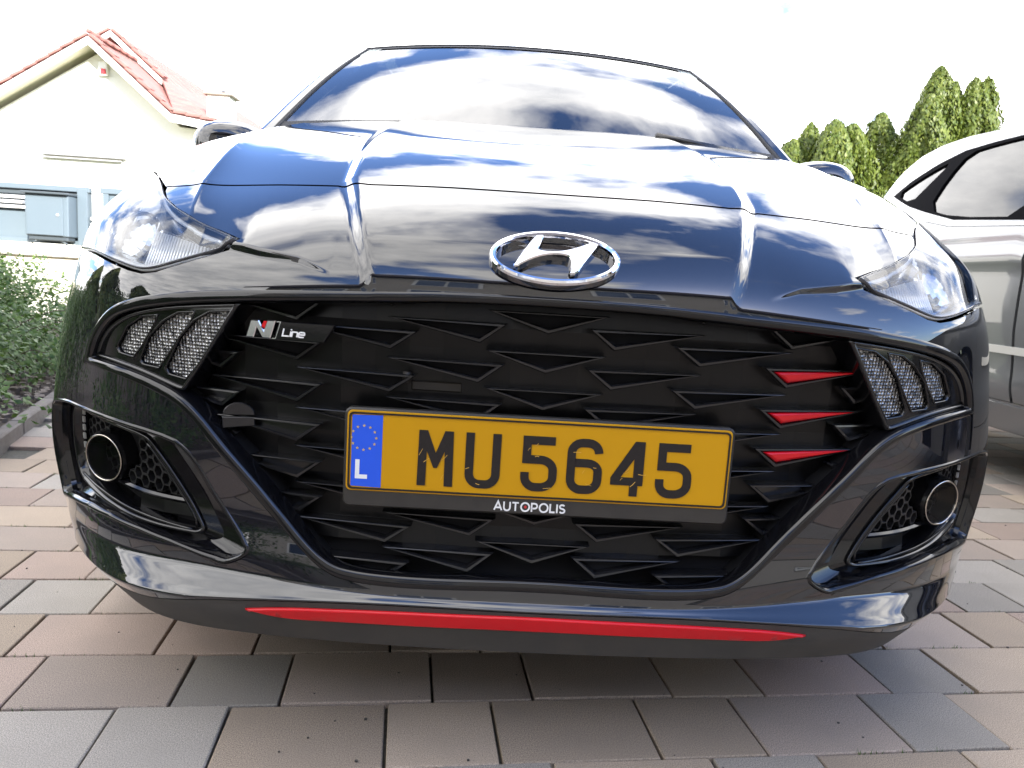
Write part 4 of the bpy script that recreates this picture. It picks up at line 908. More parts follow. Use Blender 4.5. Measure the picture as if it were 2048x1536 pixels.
# ------------------------------------------------------------------ ground and block paving
def stone(name, a, b, rough=.85):
    M = mat(name, a, .95, spec=.12); nt = M.node_tree; bs = nt.nodes['Principled BSDF']; tcn = nt.nodes.new('ShaderNodeTexCoord')
    oi = nt.nodes.new('ShaderNodeObjectInfo')
    n1 = nt.nodes.new('ShaderNodeTexNoise'); n1.inputs['Scale'].default_value = 560; n1.inputs['Detail'].default_value = 2; n1.inputs['Roughness'].default_value = .7
    n2 = nt.nodes.new('ShaderNodeTexNoise'); n2.inputs['Scale'].default_value = 9; n2.inputs['Detail'].default_value = 5
    v = nt.nodes.new('ShaderNodeTexVoronoi'); v.inputs['Scale'].default_value = 260
    for n in (n1, n2, v): nt.links.new(tcn.outputs['Object'], n.inputs['Vector'])
    r1 = nt.nodes.new('ShaderNodeMapRange'); r1.inputs[1].default_value = .3; r1.inputs[2].default_value = .7; nt.links.new(n1.outputs['Fac'], r1.inputs[0])
    m1 = nt.nodes.new('ShaderNodeMix'); m1.data_type = 'RGBA'; m1.inputs['A'].default_value = (*[c*.45 for c in a], 1); m1.inputs['B'].default_value = (*[min(1, c*1.62) for c in a], 1); nt.links.new(r1.outputs[0], m1.inputs['Factor'])
    m2 = nt.nodes.new('ShaderNodeMix'); m2.data_type = 'RGBA'; nt.links.new(m1.outputs['Result'], m2.inputs['A']); m2.inputs['B'].default_value = (*b, 1)
    r2 = nt.nodes.new('ShaderNodeMapRange'); r2.inputs[1].default_value = .42; r2.inputs[2].default_value = .75; r2.inputs[4].default_value = .6; nt.links.new(n2.outputs['Fac'], r2.inputs[0]); nt.links.new(r2.outputs[0], m2.inputs['Factor'])
    # per-stone lightness
    hv = nt.nodes.new('ShaderNodeHueSaturation'); mr = nt.nodes.new('ShaderNodeMapRange'); mr.inputs[3].default_value = .82; mr.inputs[4].default_value = 1.15; nt.links.new(oi.outputs['Random'], mr.inputs[0]); nt.links.new(mr.outputs[0], hv.inputs['Value']); nt.links.new(m2.outputs['Result'], hv.inputs['Color']); nt.links.new(hv.outputs[0], bs.inputs['Base Color'])
    bp = nt.nodes.new('ShaderNodeBump'); bp.inputs['Strength'].default_value = .35; bp.inputs['Distance'].default_value = .0010; nt.links.new(n1.outputs['Fac'], bp.inputs['Height']); nt.links.new(bp.outputs[0], bs.inputs['Normal'])
    return M
ST = [stone('paver_grey', (.285, .258, .222), (.25, .228, .195)), stone('paver_tan', (.325, .262, .198), (.29, .238, .185)), stone('paver_pink', (.325, .252, .205), (.285, .23, .19)), stone('paver_dark', (.225, .206, .178), (.235, .21, .18)), stone('paver_warm', (.305, .25, .205), (.27, .228, .19))]
SAND = mat('joint_sand', (.10, .088, .072), .95, noise=(120, .8, (.045, .05, .035)), bump=(300, .8, .002))
g = G(); g.add([(-300, -300, -.05), (300, -300, -.05), (300, 400, -.05), (-300, 400, -.05)], [(0, 1, 2, 3)]); o = g.build('ground', mat('lawn_ground', (.07, .085, .04), .95, noise=(3, .6, (.05, .07, .03)))); tag(o, kind='structure')
g = G(); g.add([(-2.6, -7, -.012), (5.6, -7, -.012), (5.6, 5.5, -.012), (-3.6, 5.5, -.012)], [(0, 1, 2, 3)]); drive = g.build('driveway', SAND); tag(drive, kind='structure')
PH, PP, R0 = 0.10999324630149014, 0.16548101828700182, 0.1935855997010714
PD = np.array([math.cos(PH), math.sin(PH), 0]); PN = np.array([-PD[1], PD[0], 0]); PR = np.array([PD, PN, [0, 0, 1.]]).T
known = {(-1, -3): 1, (-1, -2): 0, (-1, -1): 0}
mesh_cache = {}
def paver_mesh(L, m_i, var):
    k = (round(L, 3), m_i, var)
    if k in mesh_cache: return mesh_cache[k]
    g = G(); g.box((0, 0, -.03), (L-.0048, PP-.0048, .06), bev=.0018); me = bpy.data.meshes.new('paver'); V = np.array(g.v)
    rr_ = np.random.default_rng(var); V[:, :2] += rr_.normal(0, .0006, V[:, :2].shape)
    me.from_pydata(V.tolist(), [], g.f); me.update(); me.materials.append(ST[m_i]); mesh_cache[k] = me; return me
seq_near = {-2: [1, 0, 2, 1, 0, 1], -1: None}
def pick(row, s):
    """stones identified in the photograph by their place, the rest at random"""
    fixed = {-1: [(-.80, 0), (-.70, 0), (-.53, 0), (-.31, 1), (-.11, 1), (.10, 1), (.31, 1), (.52, 4), (.72, 0), (.9, 1)],
             0: [(-.95, 2), (-.665, 4), (-.45, 3), (-.24, 4), (-.03, 4), (.17, 4), (.38, 1), (.59, 2), (.80, 0), (.98, 1), (1.15, 1)],
             1: [(-.98, 1), (-.74, 2), (-.53, 2), (-.31, 4), (-.1, 4), (.1, 4), (.3, 4), (.52, 4), (.70, 3), (.90, 4), (1.1, 1)],
             2: [(-1.1, 0), (-.87, 0), (-.68, 4), (.9, 0), (1.06, 2), (1.25, 0)], 3: [(-.94, 2), (-.74, 4), (1.2, 1)], -2: [(-.3, 1), (.1, 1), (.33, 0), (.55, 1), (.8, 1)]}
    for c, mi in fixed.get(row, []):
        if abs(c-s) < .085: return mi
    return rp.choices([0, 1, 2, 3, 4], [30, 24, 18, 8, 24])[0]
rp = random.Random(11); stones = []; LG, SH = .248, .172; PER = LG+SH
for row in range(-30, 34):
    off = -.020 if row % 2 else .055
    s = off-PER*12
    while s < 7:
        for L in (LG, SH):
            c = s+L/2; ctr = PD*c+PN*(R0+(row+.5)*PP)
            if -1.62-.33*max(0, ctr[1]-1.37)-.33*min(0, ctr[1]-1.37)*0.9 < ctr[0]+.05 and ctr[0] < 5.4 and ctr[1] > -5.8 and ctr[1] < 5.2:
                stones.append((ctr, L, pick(row, c), row))
            s += L
def shows(c):
    d = c-CAM; z = d@cf_; x = d@cr_; y = d@cu_
    return z > .1 and abs(x/z) < 1090/FPX and abs(y/z) < 860/FPX
near = sorted([q for q in stones if shows(q[0])], key=lambda q: np.linalg.norm(q[0]-CAM))
vis_ = [q for q in near if not (abs(q[0][0]) < .62 and q[0][1] > .75)]
ind = vis_[:290]; ids_ = {id(q) for q in ind}
for ctr, L, mi, row in ind:
    o = bpy.data.objects.new('paver', paver_mesh(L, mi, rp.randrange(3))); col.objects.link(o); o.parent = drive
    o.location = (ctr[0], ctr[1], rp.gauss(0, .0011)); o.rotation_euler = (rp.gauss(0, .004), rp.gauss(0, .004), PH+rp.gauss(0, .0025))
g = G()
for q in stones:
    if id(q) in ids_: continue
    ctr, L, mi, row = q; g.box(ctr+np.array([0, 0, -.03+rp.gauss(0, .001)]), (L-.0048, PP-.0048, .06), R=PR, bev=.0018, mi=mi)
o = g.build('paver_field', ST, drive); tag(o, kind='stuff')
# moss and weeds in the joints
LEAFG = mat('weed_green', (.07, .12, .025), .7)
g = G(); rw = random.Random(3)
for _ in range(240):
    row = rw.choice(range(-1, 9)); c = rw.uniform(.5, 3.2) if rw.random() < .75 else rw.uniform(-1.6, -.6)
    p = PD*c+PN*(R0+row*PP)+np.array([0, 0, -.004])
    for k in range(rw.randint(3, 8)):
        a = rw.uniform(0, 6.28); q = p+PD*rw.gauss(0, .012)+PN*rw.gauss(0, .0015); h = rw.uniform(.003, .012); d = np.array([math.cos(a), math.sin(a), 0])*rw.uniform(.001, .006); w = np.array([-math.sin(a), math.cos(a), 0])*.0011
        g.add([q-w, q+w, q+d+[0, 0, h]], [(0, 1, 2)])
o = g.build('joint_weeds', LEAFG); tag(o, kind='stuff', label='tiny green weeds and moss growing in the paving joints', cat='weeds')
# thin stalk sticking up from a joint at the front
gp = np.array([.325, -.045, 0.])
g = G(); g.tube([gp+[0, 0, -.01], gp+[.001, .002, .02], gp+[-.001, .006, .052]], [.0011, .0009, .0006], 5); o = g.build('dry_stalk', mat('dry_stalk', (.06, .035, .02), .8)); tag(o, 'thin dark dry stalk standing in the paving joint at the front', 'stalk')
# loose grit and specks on the stones
g = G()
for _ in range(420):
    c = np.array([rw.uniform(-1.3, 3), rw.uniform(-.5, 2.2), .0012]); r = rw.uniform(.0007, .0022)
    g.box(c, (r*2, r*1.5, r), R=None)
o = g.build('grit', mat('grit', (.05, .045, .04), .9)); tag(o, 'dark grit specks scattered over the paving stones', 'grit', kind='stuff')

# ------------------------------------------------------------------ kerb, soil and shrub at the left
KD = np.array([-.31, .95, 0]); KD /= np.linalg.norm(KD); KN = np.array([-KD[1]*1, KD[0], 0]); KN = -np.array([KD[1], -KD[0], 0])
KR = np.array([KD, -KN, [0, 0, 1.]]).T; kb = np.array([-1.70, 1.37, 0])
kerb = root('kerb_edging', (-1.7, 1.4, 0), 'low grey concrete edging between the paving and the planted bed', 'kerb')
KM = mat('edging_concrete', (.17, .15, .135), .9, noise=(25, .7, (.10, .085, .07)), bump=(200, .6, .003))
for k in range(-5, 8):
    g = G(); g.box(kb+KD*(k*.5+.25)+np.array([0, 0, .005]), (.494, .05, .10), R=KR, bev=.006); g.build('edging_stone', KM, kerb)
SOIL = mat('bark_soil', (.075, .058, .045), .95, noise=(18, .8, (.13, .11, .09)), bump=(60, 1., .02))
g = G(); n = 40; pts = []; rs3 = np.random.default_rng(4)
for j in range(n):
    for i in range(n): 
        p = kb+KD*(-3+j*.2)+KN*(.03+i*.09); pts.append((p[0], p[1], -.005+.05*min(1, i/4)+rs3.normal(0, .007)))
g.add(pts, [(j*n+i, j*n+i+1, (j+1)*n+i+1, (j+1)*n+i) for j in range(n-1) for i in range(n-1)]); o = g.build('soil_bed', SOIL); tag(o, kind='structure')
g = G()
for _ in range(900):
    p = kb+KD*rs3.uniform(-1.5, 3)+KN*(.05+abs(rs3.normal(0, .22))); r = rs3.uniform(.006, .02); a = rs3.uniform(0, 6.28)
    Rz = np.array([[math.cos(a), -math.sin(a), 0], [math.sin(a), math.cos(a), 0], [0, .2, 1]]); g.box((p[0], p[1], .035+min(1, (p-kb)@KN/.36)*.012), (r*2, r*1.3, r), R=Rz)
o = g.build('bark_chips', mat('bark_chip', (.13, .105, .085), .9, noise=(30, .8, (.26, .22, .18)))); tag(o, 'brown and grey bark chips on the soil under the shrub', 'bark chips', kind='stuff')
def leaf_mat(name, a, b, c):
    M = bpy.data.materials.new(name); M.use_nodes = True; nt = M.node_tree; bs = nt.nodes['Principled BSDF']; bs.inputs['Roughness'].default_value = .5; bs.inputs['Specular IOR Level'].default_value = .4
    gm = nt.nodes.new('ShaderNodeNewGeometry'); cr = nt.nodes.new('ShaderNodeValToRGB'); e = cr.color_ramp.elements; e[0].color = (*a, 1); e[1].color = (*c, 1); x = e.new(.5); x.color = (*b, 1)
    nt.links.new(gm.outputs['Random Per Island'], cr.inputs[0]); nt.links.new(cr.outputs[0], bs.inputs['Base Color'])
    tr = nt.nodes.new('ShaderNodeBsdfTranslucent'); nt.links.new(cr.outputs[0], tr.inputs[0]); mx = nt.nodes.new('ShaderNodeMixShader'); mx.inputs[0].default_value = .3; out = nt.nodes['Material Output']
    nt.links.new(bs.outputs[0], mx.inputs[1]); nt.links.new(tr.outputs[0], mx.inputs[2]); nt.links.new(mx.outputs[0], out.inputs[0]); return M
SHL = leaf_mat('shrub_leaf', (.028, .066, .010), (.06, .12, .018), (.10, .16, .03))
CNL = leaf_mat('conifer_leaf', (.052, .085, .010), (.098, .135, .017), (.155, .185, .03))
BARK = mat('bark', (.10, .07, .05), .9, noise=(12, .6, (.06, .045, .03)), bump=(30, .8, .01))
def leaves(P, N, size, asp=.55, seed=0, fold=.15):
    """one mesh of many small folded leaves at P, facing roughly N"""
    r = np.random.default_rng(seed); n = len(P); N = N+r.normal(0, .45, (n, 3)); N /= np.linalg.norm(N, axis=1, keepdims=True)
    a = r.normal(0, 1, (n, 3)); T = np.cross(N, a); T /= np.linalg.norm(T, axis=1, keepdims=True); B = np.cross(N, T); s = (size*r.uniform(.6, 1.3, n))[:, None]
    V = np.stack([P-T*s, P+B*s*asp-N*s*fold, P+T*s, P-B*s*asp-N*s*fold], 1).reshape(-1, 3)
    i = np.arange(n)*4; F = np.concatenate([np.stack([i, i+1, i+2], 1), np.stack([i, i+2, i+3], 1)]); return V, F
def mesh_np(name, V, F, m, parent=None, off=(0, 0, 0)):
    me = bpy.data.meshes.new(name); me.vertices.add(len(V)); me.vertices.foreach_set('co', (V-np.array(off)).ravel()); me.loops.add(F.size); me.loops.foreach_set('vertex_index', F.ravel().astype(np.int32))
    me.polygons.add(len(F)); me.polygons.foreach_set('loop_start', np.arange(len(F), dtype=np.int32)*F.shape[1]); me.update(calc_edges=True); me.validate(); return link(name, me, m, parent)
# low ragged shrub: many arching shoots with leaves
shrub = root('shrub', (-2.7, 2.9, 0), 'leafy green ground-cover shrub beside the driveway at the left', 'shrub')
r4 = np.random.default_rng(9); LP, LN = [], []; g = G()
for k in range(1150):
    y = r4.uniform(-1.2, .55) if r4.random() < .25 else r4.uniform(1.42, 5.0); inn = r4.uniform(0, 1.7); base = kb+KD*((y-1.37)/KD[1])+KN*(.13+inn); h = (.22+.42*min(1, inn/.55))*r4.uniform(.7, 1.12)
    if y > 3.3: h *= .92
    d = r4.normal(0, 1, 3); d[2] = 0; d /= np.linalg.norm(d); d = d-KN*(.7 if inn < .35 else 0); L_ = r4.uniform(.10, .30); q = []
    for j in range(9):
        s = j/8; q.append(base+d*L_*s**1.5+np.array([0, 0, .03+h*(1-(1-s)**1.7)-(.10*s**4 if inn < .5 else .02*s**3)]))
    q = np.array(q)
    if k % 4 == 0: g.tube(q, np.linspace(.004, .0012, 9), 4)
    m_ = 62
    tt_ = r4.uniform(.12, 1, m_); pp = np.stack([np.interp(tt_, np.linspace(0, 1, 9), q[:, i]) for i in range(3)], 1)+r4.normal(0, .026, (m_, 3)); LP.append(pp); LN.append(np.tile([0, -.25, 1.], (m_, 1))+d*.5)
LP = np.concatenate(LP); LN = np.concatenate(LN); V, F = leaves(LP, LN, .0150, .6, 1)
mesh_np('foliage', V, F, SHL, shrub, (-2.7, 2.9, 0)); tag(g.build('branches', BARK, shrub), kind='stuff')

# ------------------------------------------------------------------ garden wall, grey metal letterbox panel
SW = mat('cream_render', (.74, .70, .60), .9, noise=(60, .4, (.66, .62, .53)), bump=(180, .5, .004))
COP = mat('coping_stone', (.72, .66, .52), .85, noise=(12, .6, (.62, .55, .42)), bump=(60, .4, .004))
wall = root('garden_wall', (-4.6, 5.75, 0), 'low cream garden wall with stone coping behind the shrub', 'wall')
g = G(); g.box((-5.3, 5.75, .32), (3.4, .26, .64)); g.build('wall_body', SW, wall)
for k in range(4):
    g = G(); g.box((-6.55+k*.86, 5.73, .695), (.852, .34, .10), bev=.008); g.build('coping_stone', COP, wall)
GREY = mat('blue_grey_metal', (.115, .15, .175), .45, noise=(5, .3, (.13, .165, .19))); GREY2 = mat('darker_grey_metal', (.06, .075, .085), .45)
pan = root('grey_metal_panel', (-4.6, 5.7, .745), 'blue-grey metal frame panel standing on the cream garden wall', 'fence panel')
zc, z1 = .75, 1.24
g = G(); g.box((-5.1, 5.74, (zc+z1)/2), (2.94, .02, z1-zc-.01)); g.build('back_sheet', GREY, pan)
g = G(); g.box((-5.1, 5.70, z1-.018), (3.04, .09, .045), bev=.004); g.build('top_rail', GREY, pan)
g = G(); g.box((-5.1, 5.705, zc+.018), (2.96, .06, .035), bev=.004); g.build('bottom_rail', GREY, pan)
g = G(); g.box((-3.635, 5.70, (zc+z1)/2-.08), (.085, .10, z1-zc+.14), bev=.004); g.build('frame_post', GREY, pan)
g = G(); g.box((-5.1, 5.712, z1-.065), (2.90, .05, .035), bev=.003); g.build('rail_shade_strip', GREY2, pan)  # darker strip standing in for the shadow beneath the top rail
for k in range(3):
    g = G(); g.box((-4.75, 5.69, 1.13-k*.042), (1.38, .05, .024), bev=.004); g.build('louvre', mat('white_louvre', (.8, .8, .8), .4) if k == 0 else bpy.data.materials['white_louvre'], pan)
g = G(); g.box((-4.75, 5.715, .89), (1.36, .03, .24), bev=.003); g.build('lower_plate', GREY, pan)
lb = root('letterbox', (-3.87, 5.6, .76), 'blue-grey metal letterbox with a small white lock, mounted on the grey panel', 'letterbox')
g = G(); g.box((-3.865, 5.60, .985), (.36, .15, .35), bev=.008); body_ = g.build('box_body', GREY, lb)
g = G(); g.box((-3.875, 5.520, .975), (.30, .012, .315), bev=.004); g.build('door', GREY, lb)
g = G(); g.box((-3.865, 5.585, 1.165), (.385, .20, .018), bev=.004); g.build('lid', GREY2, lb)
g = G(); g.box((-3.865, 5.60, .793), (.33, .12, .04), bev=.008); g.build('base', GREY2, lb)
g = G(); g.tube([(-3.765, 5.516, .99), (-3.765, 5.506, .99)], .010, 10); g.build('lock', mat('white_lock', (.85, .85, .83), .3), lb)
for sx in (-1, 1):
    g = G(); g.tube([(-3.865+sx*.10, 5.56, .775), (-3.865+sx*.15, 5.56, .75)], .010, 6); g.build('foot', GREY2, lb)
wp = root('white_post', (-3.53, 5.7, 0), 'narrow white post between the two grey metal panels', 'post')
g = G(); g.box((-3.545, 5.72, .78), (.06, .06, 1.0), bev=.006); g.build('shaft', mat('white_paint', (.8, .8, .78), .5), wp)
for z, c in ((.98, 'c1'), (.93, 'c2')):
    g = G(); g.tube([(-3.575, 5.68, z), (-3.515, 5.68, z)], .018, 10); g.build('clamp', bpy.data.materials['white_paint'], wp)
g = G(); g.box((-3.545, 5.68, .86), (.05, .04, .05), bev=.008); g.build('bracket', mat('dark_bracket', (.05, .05, .07), .5), wp)
pan2 = root('metal_gate', (-3.1, 5.75, .2), 'blue-grey metal gate panel right of the narrow white post', 'gate')
g = G(); g.box((-3.06, 5.75, .68), (.86, .025, 1.05)); g.build('gate_sheet', GREY, pan2)
for x in (-3.47, -2.66): g = G(); g.box((x, 5.74, .70), (.05, .05, 1.10), bev=.004); g.build('gate_stile', GREY, pan2)
g = G(); g.box((-3.06, 5.735, 1.23), (.90, .05, .05), bev=.004); g.build('gate_rail', GREY, pan2)
g = G(); g.box((-3.40, 5.71, 1.08), (.03, .04, .10), bev=.004); g.build('gate_latch', GREY2, pan2)

# ------------------------------------------------------------------ white house at the left
HW = mat('white_render', (.80, .78, .72), .9, noise=(25, .4, (.74, .72, .65)), bump=(90, .4, .006)); WOODW = mat('white_fascia', (.80, .79, .76), .5); SOFF = mat('cream_soffit', (.82, .77, .62), .7)
def tile_mat():
    M = mat('red_roof_tile', (.30, .135, .115), .8, noise=(2.5, .7, (.22, .095, .085))); nt = M.node_tree; bs = nt.nodes['Principled BSDF']; tcn = nt.nodes.new('ShaderNodeTexCoord')
    w = nt.nodes.new('ShaderNodeTexWave'); w.bands_direction = 'Y'; w.inputs['Scale'].default_value = 1.05; nt.links.new(tcn.outputs['Object'], w.inputs['Vector'])
    w2 = nt.nodes.new('ShaderNodeTexWave'); w2.bands_direction = 'Z'; w2.wave_profile = 'SAW'; w2.inputs['Scale'].default_value = .85; nt.links.new(tcn.outputs['Object'], w2.inputs['Vector'])
    ad = nt.nodes.new('ShaderNodeMath'); nt.links.new(w.outputs['Fac'], ad.inputs[0]); nt.links.new(w2.outputs['Fac'], ad.inputs[1]); bp = nt.nodes.new('ShaderNodeBump'); bp.inputs['Strength'].default_value = .8; bp.inputs['Distance'].default_value = .05
    nt.links.new(ad.outputs[0], bp.inputs['Height']); nt.links.new(bp.outputs[0], bs.inputs['Normal']); return M
TILE = tile_mat()
house = root('house', (-9, 18, 0), 'white rendered house with two red tiled gables and a chimney', 'house')
ax_, az_ = -8.42, 4.92
prof = [(-11.9, 2.78), (ax_, az_), (-6.80, 3.54), (-5.92, 3.42)]          # roof line, left to right, of the front gable
g = G(); wl_ = [(-11.5, 0), (-5.98, 0), (-5.98, 3.33), (-6.80, 3.38), (ax_, az_-.17), (-11.5, 2.87)]
n = len(wl_); V = [(x, 15.35, z) for x, z in wl_]+[(x, 25, z) for x, z in wl_]; g.add(V, [tuple(range(n))]+[(i, (i+1) % n, n+(i+1) % n, n+i) for i in range(n)], smooth=False); g.build('wall', HW, house)
def slab(g, prof, y0, y1, th):
    p = np.array(prof); n = len(p); V = np.concatenate([np.stack([p[:, 0], np.full(n, y), p[:, 1]+d], 1) for y in (y0, y1) for d in (0, th)])
    F = []
    for i in range(n-1): F += [(n+i, n+i+1, 3*n+i+1, 3*n+i), (i, i+1, 2*n+i+1, 2*n+i), (i, i+1, n+i+1, n+i), (2*n+i, 2*n+i+1, 3*n+i+1, 3*n+i)]
    F += [(0, n, 3*n, 2*n), (n-1, 2*n-1, 4*n-1, 3*n-1)]; g.add(V, F, smooth=False)
g = G(); slab(g, prof, 14.95, 24, .05); rf = g.build('roof', TILE, house)
g = G(); slab(g, [(x, z-.03) for x, z in prof], 14.93, 24, .02); g.build('soffit', SOFF, house)
g = G(); slab(g, [(x, z-.14) for x, z in prof], 14.88, 14.93, .15); g.build('barge_board', WOODW, house)
def verge(prof, y, par):
    p = np.array(prof, float)
    for a, b in zip(p[:-1], p[1:]):
        L_ = np.linalg.norm(b-a); k = max(1, int(round(L_/.30))); d = (b-a)/L_; nn = np.array([-d[1], d[0]]); nn = nn if nn[1] > 0 else -nn; up_ = 1 if b[1] > a[1] else -1
        for i in range(k):
            c = a+d*L_*(i+.5)/k+nn*.075; tilt = -up_*.07; an = math.atan2(d[1], d[0])+tilt
            R_ = np.array([[math.cos(an), 0, -math.sin(an)], [0, 1, 0], [math.sin(an), 0, math.cos(an)]])
            g = G(); g.box((c[0], y, c[1]), (L_/k*1.06, .20, .055), R=R_, bev=.006); g.build('verge_tile', TILE, par)
verge(prof, 14.98, rf)
g = G(); g.tube([(ax_, 14.9, az_+.12), (ax_, 24, az_+.12)], .05, 8); g.build('ridge_tiles', TILE, rf)
# second gable further back
bx_, bz_ = -9.0, 5.62; prof2 = [(-10.6, 4.60), (bx_, bz_), (-7.87, 4.66)]
g = G(); n = 5; wl2 = [(-12.5, 0), (-6.3, 0), (-6.3, 3.3), (bx_, bz_-.2), (-12.5, 3.4)]; V = [(x, 17.5, z) for x, z in wl2]+[(x, 28, z) for x, z in wl2]; g.add(V, [tuple(range(n))]+[(i, (i+1) % n, n+(i+1) % n, n+i) for i in range(n)], smooth=False); g.build('rear_wall', HW, house)
g = G(); slab(g, prof2, 17.0, 28, .05); rf2 = g.build('rear_roof', TILE, house)
g = G(); slab(g, [(x, z-.11) for x, z in prof2], 16.93, 16.98, .12); g.build('rear_barge_board', WOODW, house); verge([(bx_, bz_), (-7.87, 4.66)], 17.02, rf2); verge([(-10.6, 4.60), (bx_, bz_)], 17.02, rf2)
g = G(); q = [(-9.0, 17.02, 5.60), (-7.46, 20, 4.74), (-6.02, 15.3, 3.50), (-6.80, 15.1, 3.60), (-7.87, 17.0, 4.66)]
q2 = [(a, b, c-.08) for a, b, c in q]; g.add(q+q2, [(0, 1, 4), (4, 1, 2), (4, 2, 3), (5, 6, 9), (9, 6, 7), (9, 7, 8)]+[(i, (i+1) % 5, 5+(i+1) % 5, 5+i) for i in range(5)], smooth=False); g.build('side_roof', TILE, house)
# alarm box under the gable
g = G(); g.box((ax_+.10, 15.28, 4.42), (.17, .09, .26), bev=.01); al = g.build('alarm_box', WOODW, house)
g = G(); g.box((ax_+.12, 15.225, 4.36), (.11, .03, .10), bev=.01); g.build('red_lamp', mat('red_beacon', (.6, .03, .04), .3), al)
# awning cassette and rail on the front wall
g = G(); g.box((-8.75, 15.28, 2.66), (1.72, .12, .035)); g.box((-8.8, 15.28, 2.59), (1.64, .08, .02)); g.build('awning_cassette', mat('grey_awning', (.35, .35, .35), .5), house)
# chimney
ch = G(); ch.box((-6.13, 15.9, 3.86), (.46, .46, .55)); chm = ch.build('chimney', HW, house)
g = G(); g.box((-6.13, 15.9, 4.16), (.60, .60, .05), bev=.01); g.build('chimney_cap', mat('cap_grey', (.25, .22, .18), .8), chm)
g = G(); g.tube([(-6.10, 15.9, 4.18), (-6.10, 15.9, 4.46)], .018, 6); g.box((-6.10, 15.9, 4.27), (.09, .09, .03)); g.build('chimney_finial', mat('finial', (.12, .12, .14), .5), chm)

# ------------------------------------------------------------------ conifers on the right
def conifer(x, y, h, r, label, seed, n=2600, col_=None, grp='conifers behind the silver car', sz=.055):
    rt = root('conifer', (x, y, 0), label, 'conifer', grp); q = np.random.default_rng(seed)
    t = q.beta(1.1, 1.3, n); th = q.uniform(0, 6.283, n); ph = q.uniform(0, 6.28, 3); lum = 1+.16*np.sin(3*th+ph[0]+5*t)+.10*np.sin(7*th+ph[1]-9*t)+.08*np.sin(23*t+2*th+ph[2])
    R_ = r*(np.clip(1-t, 0, 1)**.60)*(1-.25*(1-t)**6)*lum*q.beta(7, 1.2, n); z = .05+t*h
    lean = q.normal(0, .03, 2)
    Pn = np.stack([R_*np.cos(th)+lean[0]*z, R_*np.sin(th)+lean[1]*z, z], 1); N = np.stack([np.cos(th), np.sin(th), .45+0*th], 1)
    r_ = np.random.default_rng(seed+1); N2 = N+r_.normal(0, .35, (n, 3)); N2 /= np.linalg.norm(N2, axis=1, keepdims=True)
    T = np.array([0, 0, 1.])+.55*N+r_.normal(0, .25, (n, 3)); T -= N2*(T*N2).sum(1, keepdims=True); T /= np.linalg.norm(T, axis=1, keepdims=True); B = np.cross(N2, T); s = (sz*r_.uniform(.6, 1.4, n))[:, None]
    # each spray is a little three-lobed fan
    V = np.stack([Pn-T*s*.6, Pn+B*s*.42+T*s*.25, Pn+T*s*1.25, Pn-B*s*.42+T*s*.25], 1).reshape(-1, 3); i = np.arange(n)*4; F = np.concatenate([np.stack([i, i+1, i+2], 1), np.stack([i, i+2, i+3], 1)])
    mesh_np('crown', V, F, col_ or CNL, rt)
    g = G(); g.tube([(x, y, -.05), (x+lean[0]*h*.4, y+lean[1]*h*.4, h*.4), (x+lean[0]*h*.85, y+lean[1]*h*.85, h*.85)], [r*.12, r*.08, .01], 7); g.tube([(x, y, .1), (x, y, h*.72)], [r*.72, r*.2], 8)  # the wide inner cone is a core added to darken gaps in the crown
    g.build('trunk_and_core', BARK, rt)
    return rt
CON = [(4.52, 3.06, .42, 'small pale conifer at the far left end of the conifer row'), (4.78, 3.36, .30, 'slim pointed conifer, second from the left end of the row'), (5.10, 3.30, .42, 'rounded conifer left of the yellowish one'),
       (5.45, 3.36, .40, 'conifer with yellowish tip in the middle of the row'), (5.92, 3.60, .46, 'broad dark conifer between the low row and the tall pair'), (6.28, 3.75, .42, 'dark conifer leaning against the tallest one'), (6.58, 4.30, .44, 'tallest conifer, with a sharp point, left of the gap'),
       (6.92, 4.10, .34, 'narrow conifer touching the right of the tallest one'), (7.26, 4.14, .38, 'conifer just right of the gap, with a broad top'), (7.50, 4.22, .34, 'conifer with twin tips right of the gap'), (7.74, 4.20, .30, 'last conifer at the right end of the row, above the silver roof')]
for k, (x, h, r, lab) in enumerate(CON):
    conifer(x, 11+.25*math.sin(k*2.1), h, r*(3.0 if k < 4 else 2.3), lab, 40+k, n=int(26000*r/.4), sz=.036)
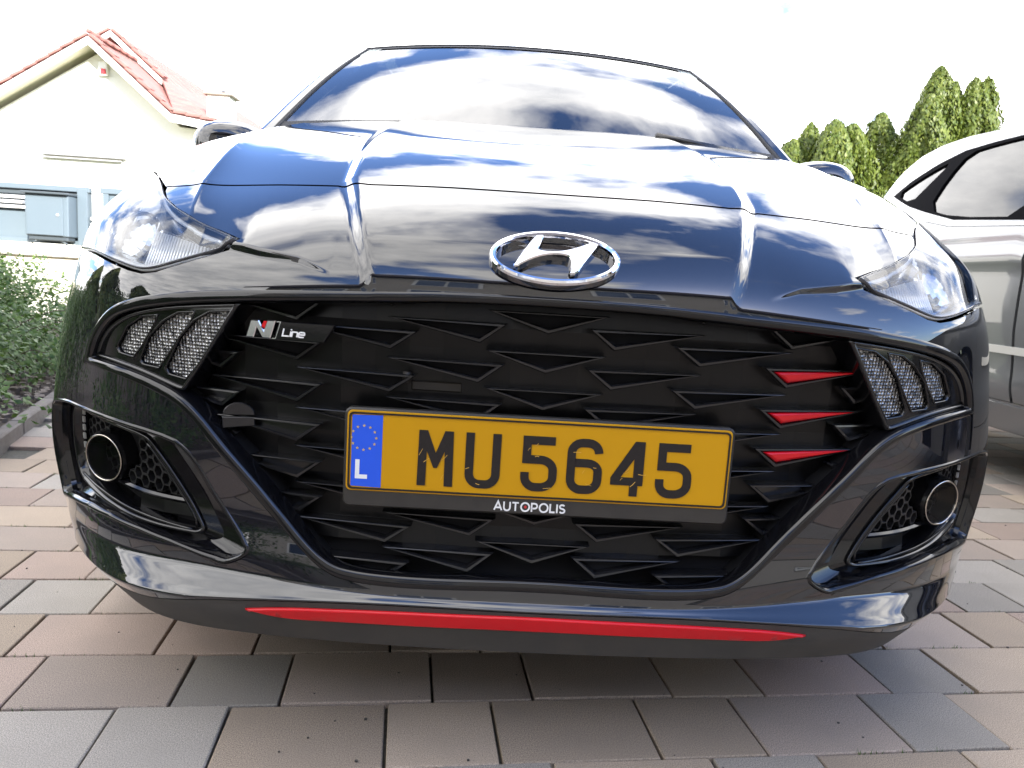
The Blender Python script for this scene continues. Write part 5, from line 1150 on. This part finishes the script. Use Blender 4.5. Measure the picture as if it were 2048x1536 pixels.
# ------------------------------------------------------------------ behind the camera: the house and trees that mirror in the paint and shade the drive
HW2 = mat('grey_house_render', (.42, .39, .35), .9, noise=(8, .4, (.36, .33, .30))); RT2 = mat('dark_roof_tile', (.06, .05, .05), .8, noise=(6, .5, (.09, .07, .07)))
h2 = root('street_house', (1, -10, 0), 'grey rendered house with a dark tiled roof and blue-tinted windows behind the photographer', 'house')
g = G(); g.box((2.5, -10, 2.35), (17, 7, 4.7)); g.build('wall', HW2, h2)
g = G(); ex = 9.2; V = [(2.5-ex, -6.0, 4.5), (2.5+ex, -6.0, 4.5), (2.5+ex, -10, 7.5), (2.5-ex, -10, 7.5), (2.5-ex, -14, 4.5), (2.5+ex, -14, 4.5)]; g.add(V+[(a, b, c-.2) for a, b, c in V], [(0, 1, 2, 3), (3, 2, 5, 4), (6, 7, 8, 9), (9, 8, 11, 10), (0, 6, 7, 1), (0, 3, 9, 6), (1, 2, 8, 7), (3, 4, 10, 9), (2, 5, 11, 8)], smooth=False); g.build('roof', RT2, h2)
WG = mat('window_reflect', (.05, .08, .14), .08, metal=.3); WF = mat('window_white', (.75, .75, .75), .5)
for x in (-4, -1.2, 1.8, 4.6, 7.6):
    for z in (1.4, 3.45):
        g = G(); g.box((x, -6.49, z), (1.3, .08, 1.25)); w_ = g.build('window', WF, h2)
        for dx in (-.3, .3): g = G(); g.box((x+dx, -6.46, z), (.54, .06, 1.1)); g.build('pane', WG, w_)
TL = leaf_mat('hedge_leaf', (.05, .08, .015), (.10, .13, .025), (.16, .17, .04))
for k, (x, y, h, r) in enumerate(((-7.6, -1.6, 1.7, 1.2), (-7.0, .9, 2.8, 1.1), (-8.6, -3.6, 1.7, 1.4), (-7.6, 2.8, 2.6, 1.0))):
    conifer(x, y, h, r, ['dense hedge tree left of the photographer', 'tall hedge tree beside the shrub bed', 'lower hedge tree behind the photographer on the left', 'hedge tree beyond the shrub bed'][k], 90+k, n=5000, col_=TL, grp='hedge trees on the left', sz=.10)
